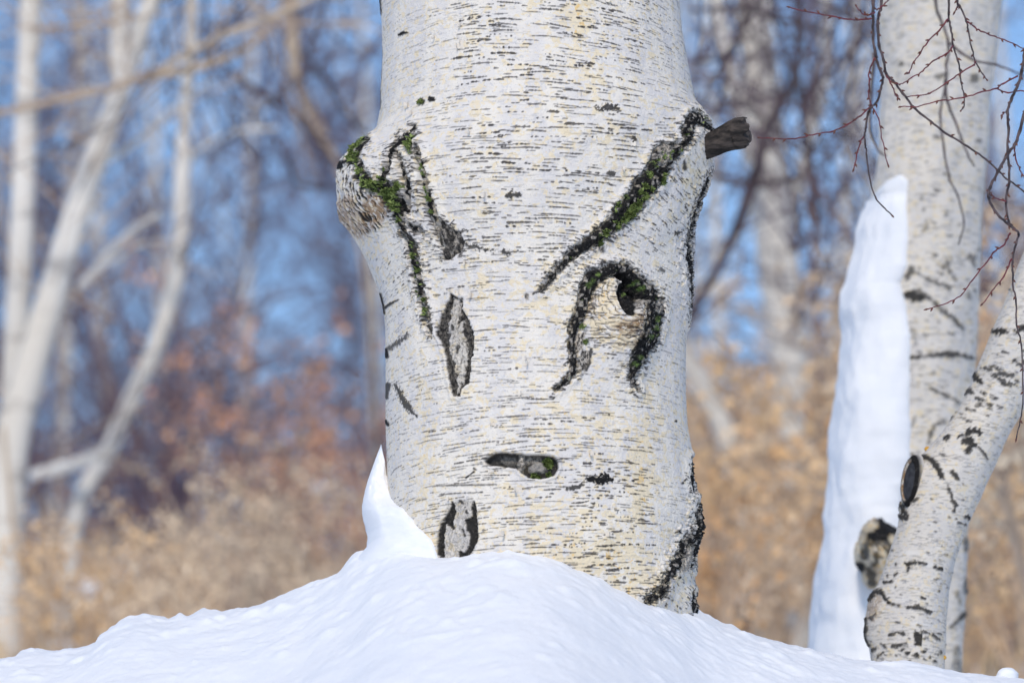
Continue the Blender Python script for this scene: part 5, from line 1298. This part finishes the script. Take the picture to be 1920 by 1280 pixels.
# dry grass between the shrubs
gv = []; gf = []; rg_ = random.Random(5)
for _ in range(2600):
    Y = 5 + 26 * rg_.random() ** .8; px = rg_.uniform(-140, 2060); x = at(px, 1100, Y)[0]; z = float(terrain(np.array([x]), np.array([Y]))[0])
    H = rg_.uniform(.08, .26) * (.75 + Y / 60); dx, dy = rg_.gauss(0, .5) * H, rg_.gauss(0, .5) * H; w_ = rg_.uniform(.003, .007); a = rg_.random() * PI; ca, sa = math.cos(a) * w_, math.sin(a) * w_; b = len(gv)
    gv += [(x - ca, Y - sa, z - .05), (x + ca, Y + sa, z - .05), (x + dx * .35 + ca * .8, Y + dy * .35 + sa * .8, z + H * .6), (x + dx * .35 - ca * .8, Y + dy * .35 - sa * .8, z + H * .6), (x + dx, Y + dy, z + H)]
    gf += [(b, b + 1, b + 2, b + 3), (b + 3, b + 2, b + 4)]
gm_ = bpy.data.meshes.new('dry_grass'); gm_.from_pydata(gv, [], gf); gm_.update()
o = link('dry_grass', gm_, M['straw']); tag(o, 'tall dry straw-coloured grass on the slope behind the snow bank', 'grass', None, 'stuff')
# far wood beyond: one uncountable mass of twigs and trunks
mb = MB(); rf = random.Random(77)
for _ in range(40):
    Y = rf.uniform(50, 95); x = rf.uniform(-16, 16); z = float(terrain(np.array([x]), np.array([Y]))[0]); H = rf.uniform(4, 9); w_ = rf.uniform(.02, .06)
    p = np.array([x, Y, z - .2]); e = p + np.array([rf.gauss(0, .6), 0, H]); mb.tube([p, (p + e) / 2 + np.array([rf.gauss(0, .2), 0, 0]), e], [w_, w_ * .7, w_ * .2], 4, False)
    for _k in range(26):
        s_ = p + (e - p) * rf.uniform(.15, 1); d = np.array([rf.gauss(0, .8), rf.gauss(0, .5), rf.uniform(.2, 1.2)]); L = rf.uniform(.5, 1.8)
        mb.tube([s_, s_ + d * L * .6, s_ + d * L + np.array([0, 0, .2])], [.016, .012, .006], 3, False)
o = mb.build('far_wood', M['purple_twig']); tag(o, 'distant bare wood that reads as one purple haze of twigs', 'wood', None, 'stuff')

# ================================================================== LIGHT, SKY, CAMERA
SUN_AZ, SUN_EL = math.radians(-171), math.radians(41)      # clockwise from +Y: behind the camera, to its left
S = Vector((math.sin(SUN_AZ) * math.cos(SUN_EL), math.cos(SUN_AZ) * math.cos(SUN_EL), math.sin(SUN_EL)))
sun = bpy.data.lights.new('sun', 'SUN'); sun.energy = 1.9; sun.angle = math.radians(8); sun.color = (1.0, .90, .76)
so_ = bpy.data.objects.new('sun', sun); COL.objects.link(so_); so_.rotation_euler = S.to_track_quat('Z', 'Y').to_euler()
W = bpy.data.worlds.new('World'); scene.world = W; W.use_nodes = True
nt = W.node_tree; bgn = nt.nodes['Background']
sky = nt.nodes.new('ShaderNodeTexSky'); sky.sky_type = 'NISHITA'; sky.sun_disc = False
sky.sun_elevation = SUN_EL; sky.sun_rotation = SUN_AZ; sky.air_density = 1.0; sky.dust_density = .6; sky.ozone_density = 6.0
nt.links.new(sky.outputs[0], bgn.inputs[0]); bgn.inputs[1].default_value = .15

cam = bpy.data.cameras.new('camera'); co = bpy.data.objects.new('camera', cam); COL.objects.link(co)
co.location = Vector(CAM); co.rotation_euler = (PI / 2 + PITCH, 0, 0)
cam.lens = 200; cam.sensor_width = 36; cam.clip_start = .1; cam.clip_end = 2000
cam.dof.use_dof = True; cam.dof.focus_distance = 10.92; cam.dof.aperture_fstop = 3.6
scene.camera = co
scene.view_settings.view_transform = 'Standard'; scene.view_settings.look = 'None'
scene.view_settings.exposure = .13; scene.view_settings.gamma = 1
scene.cycles.use_denoising = True
scene.cycles.max_bounces = 6
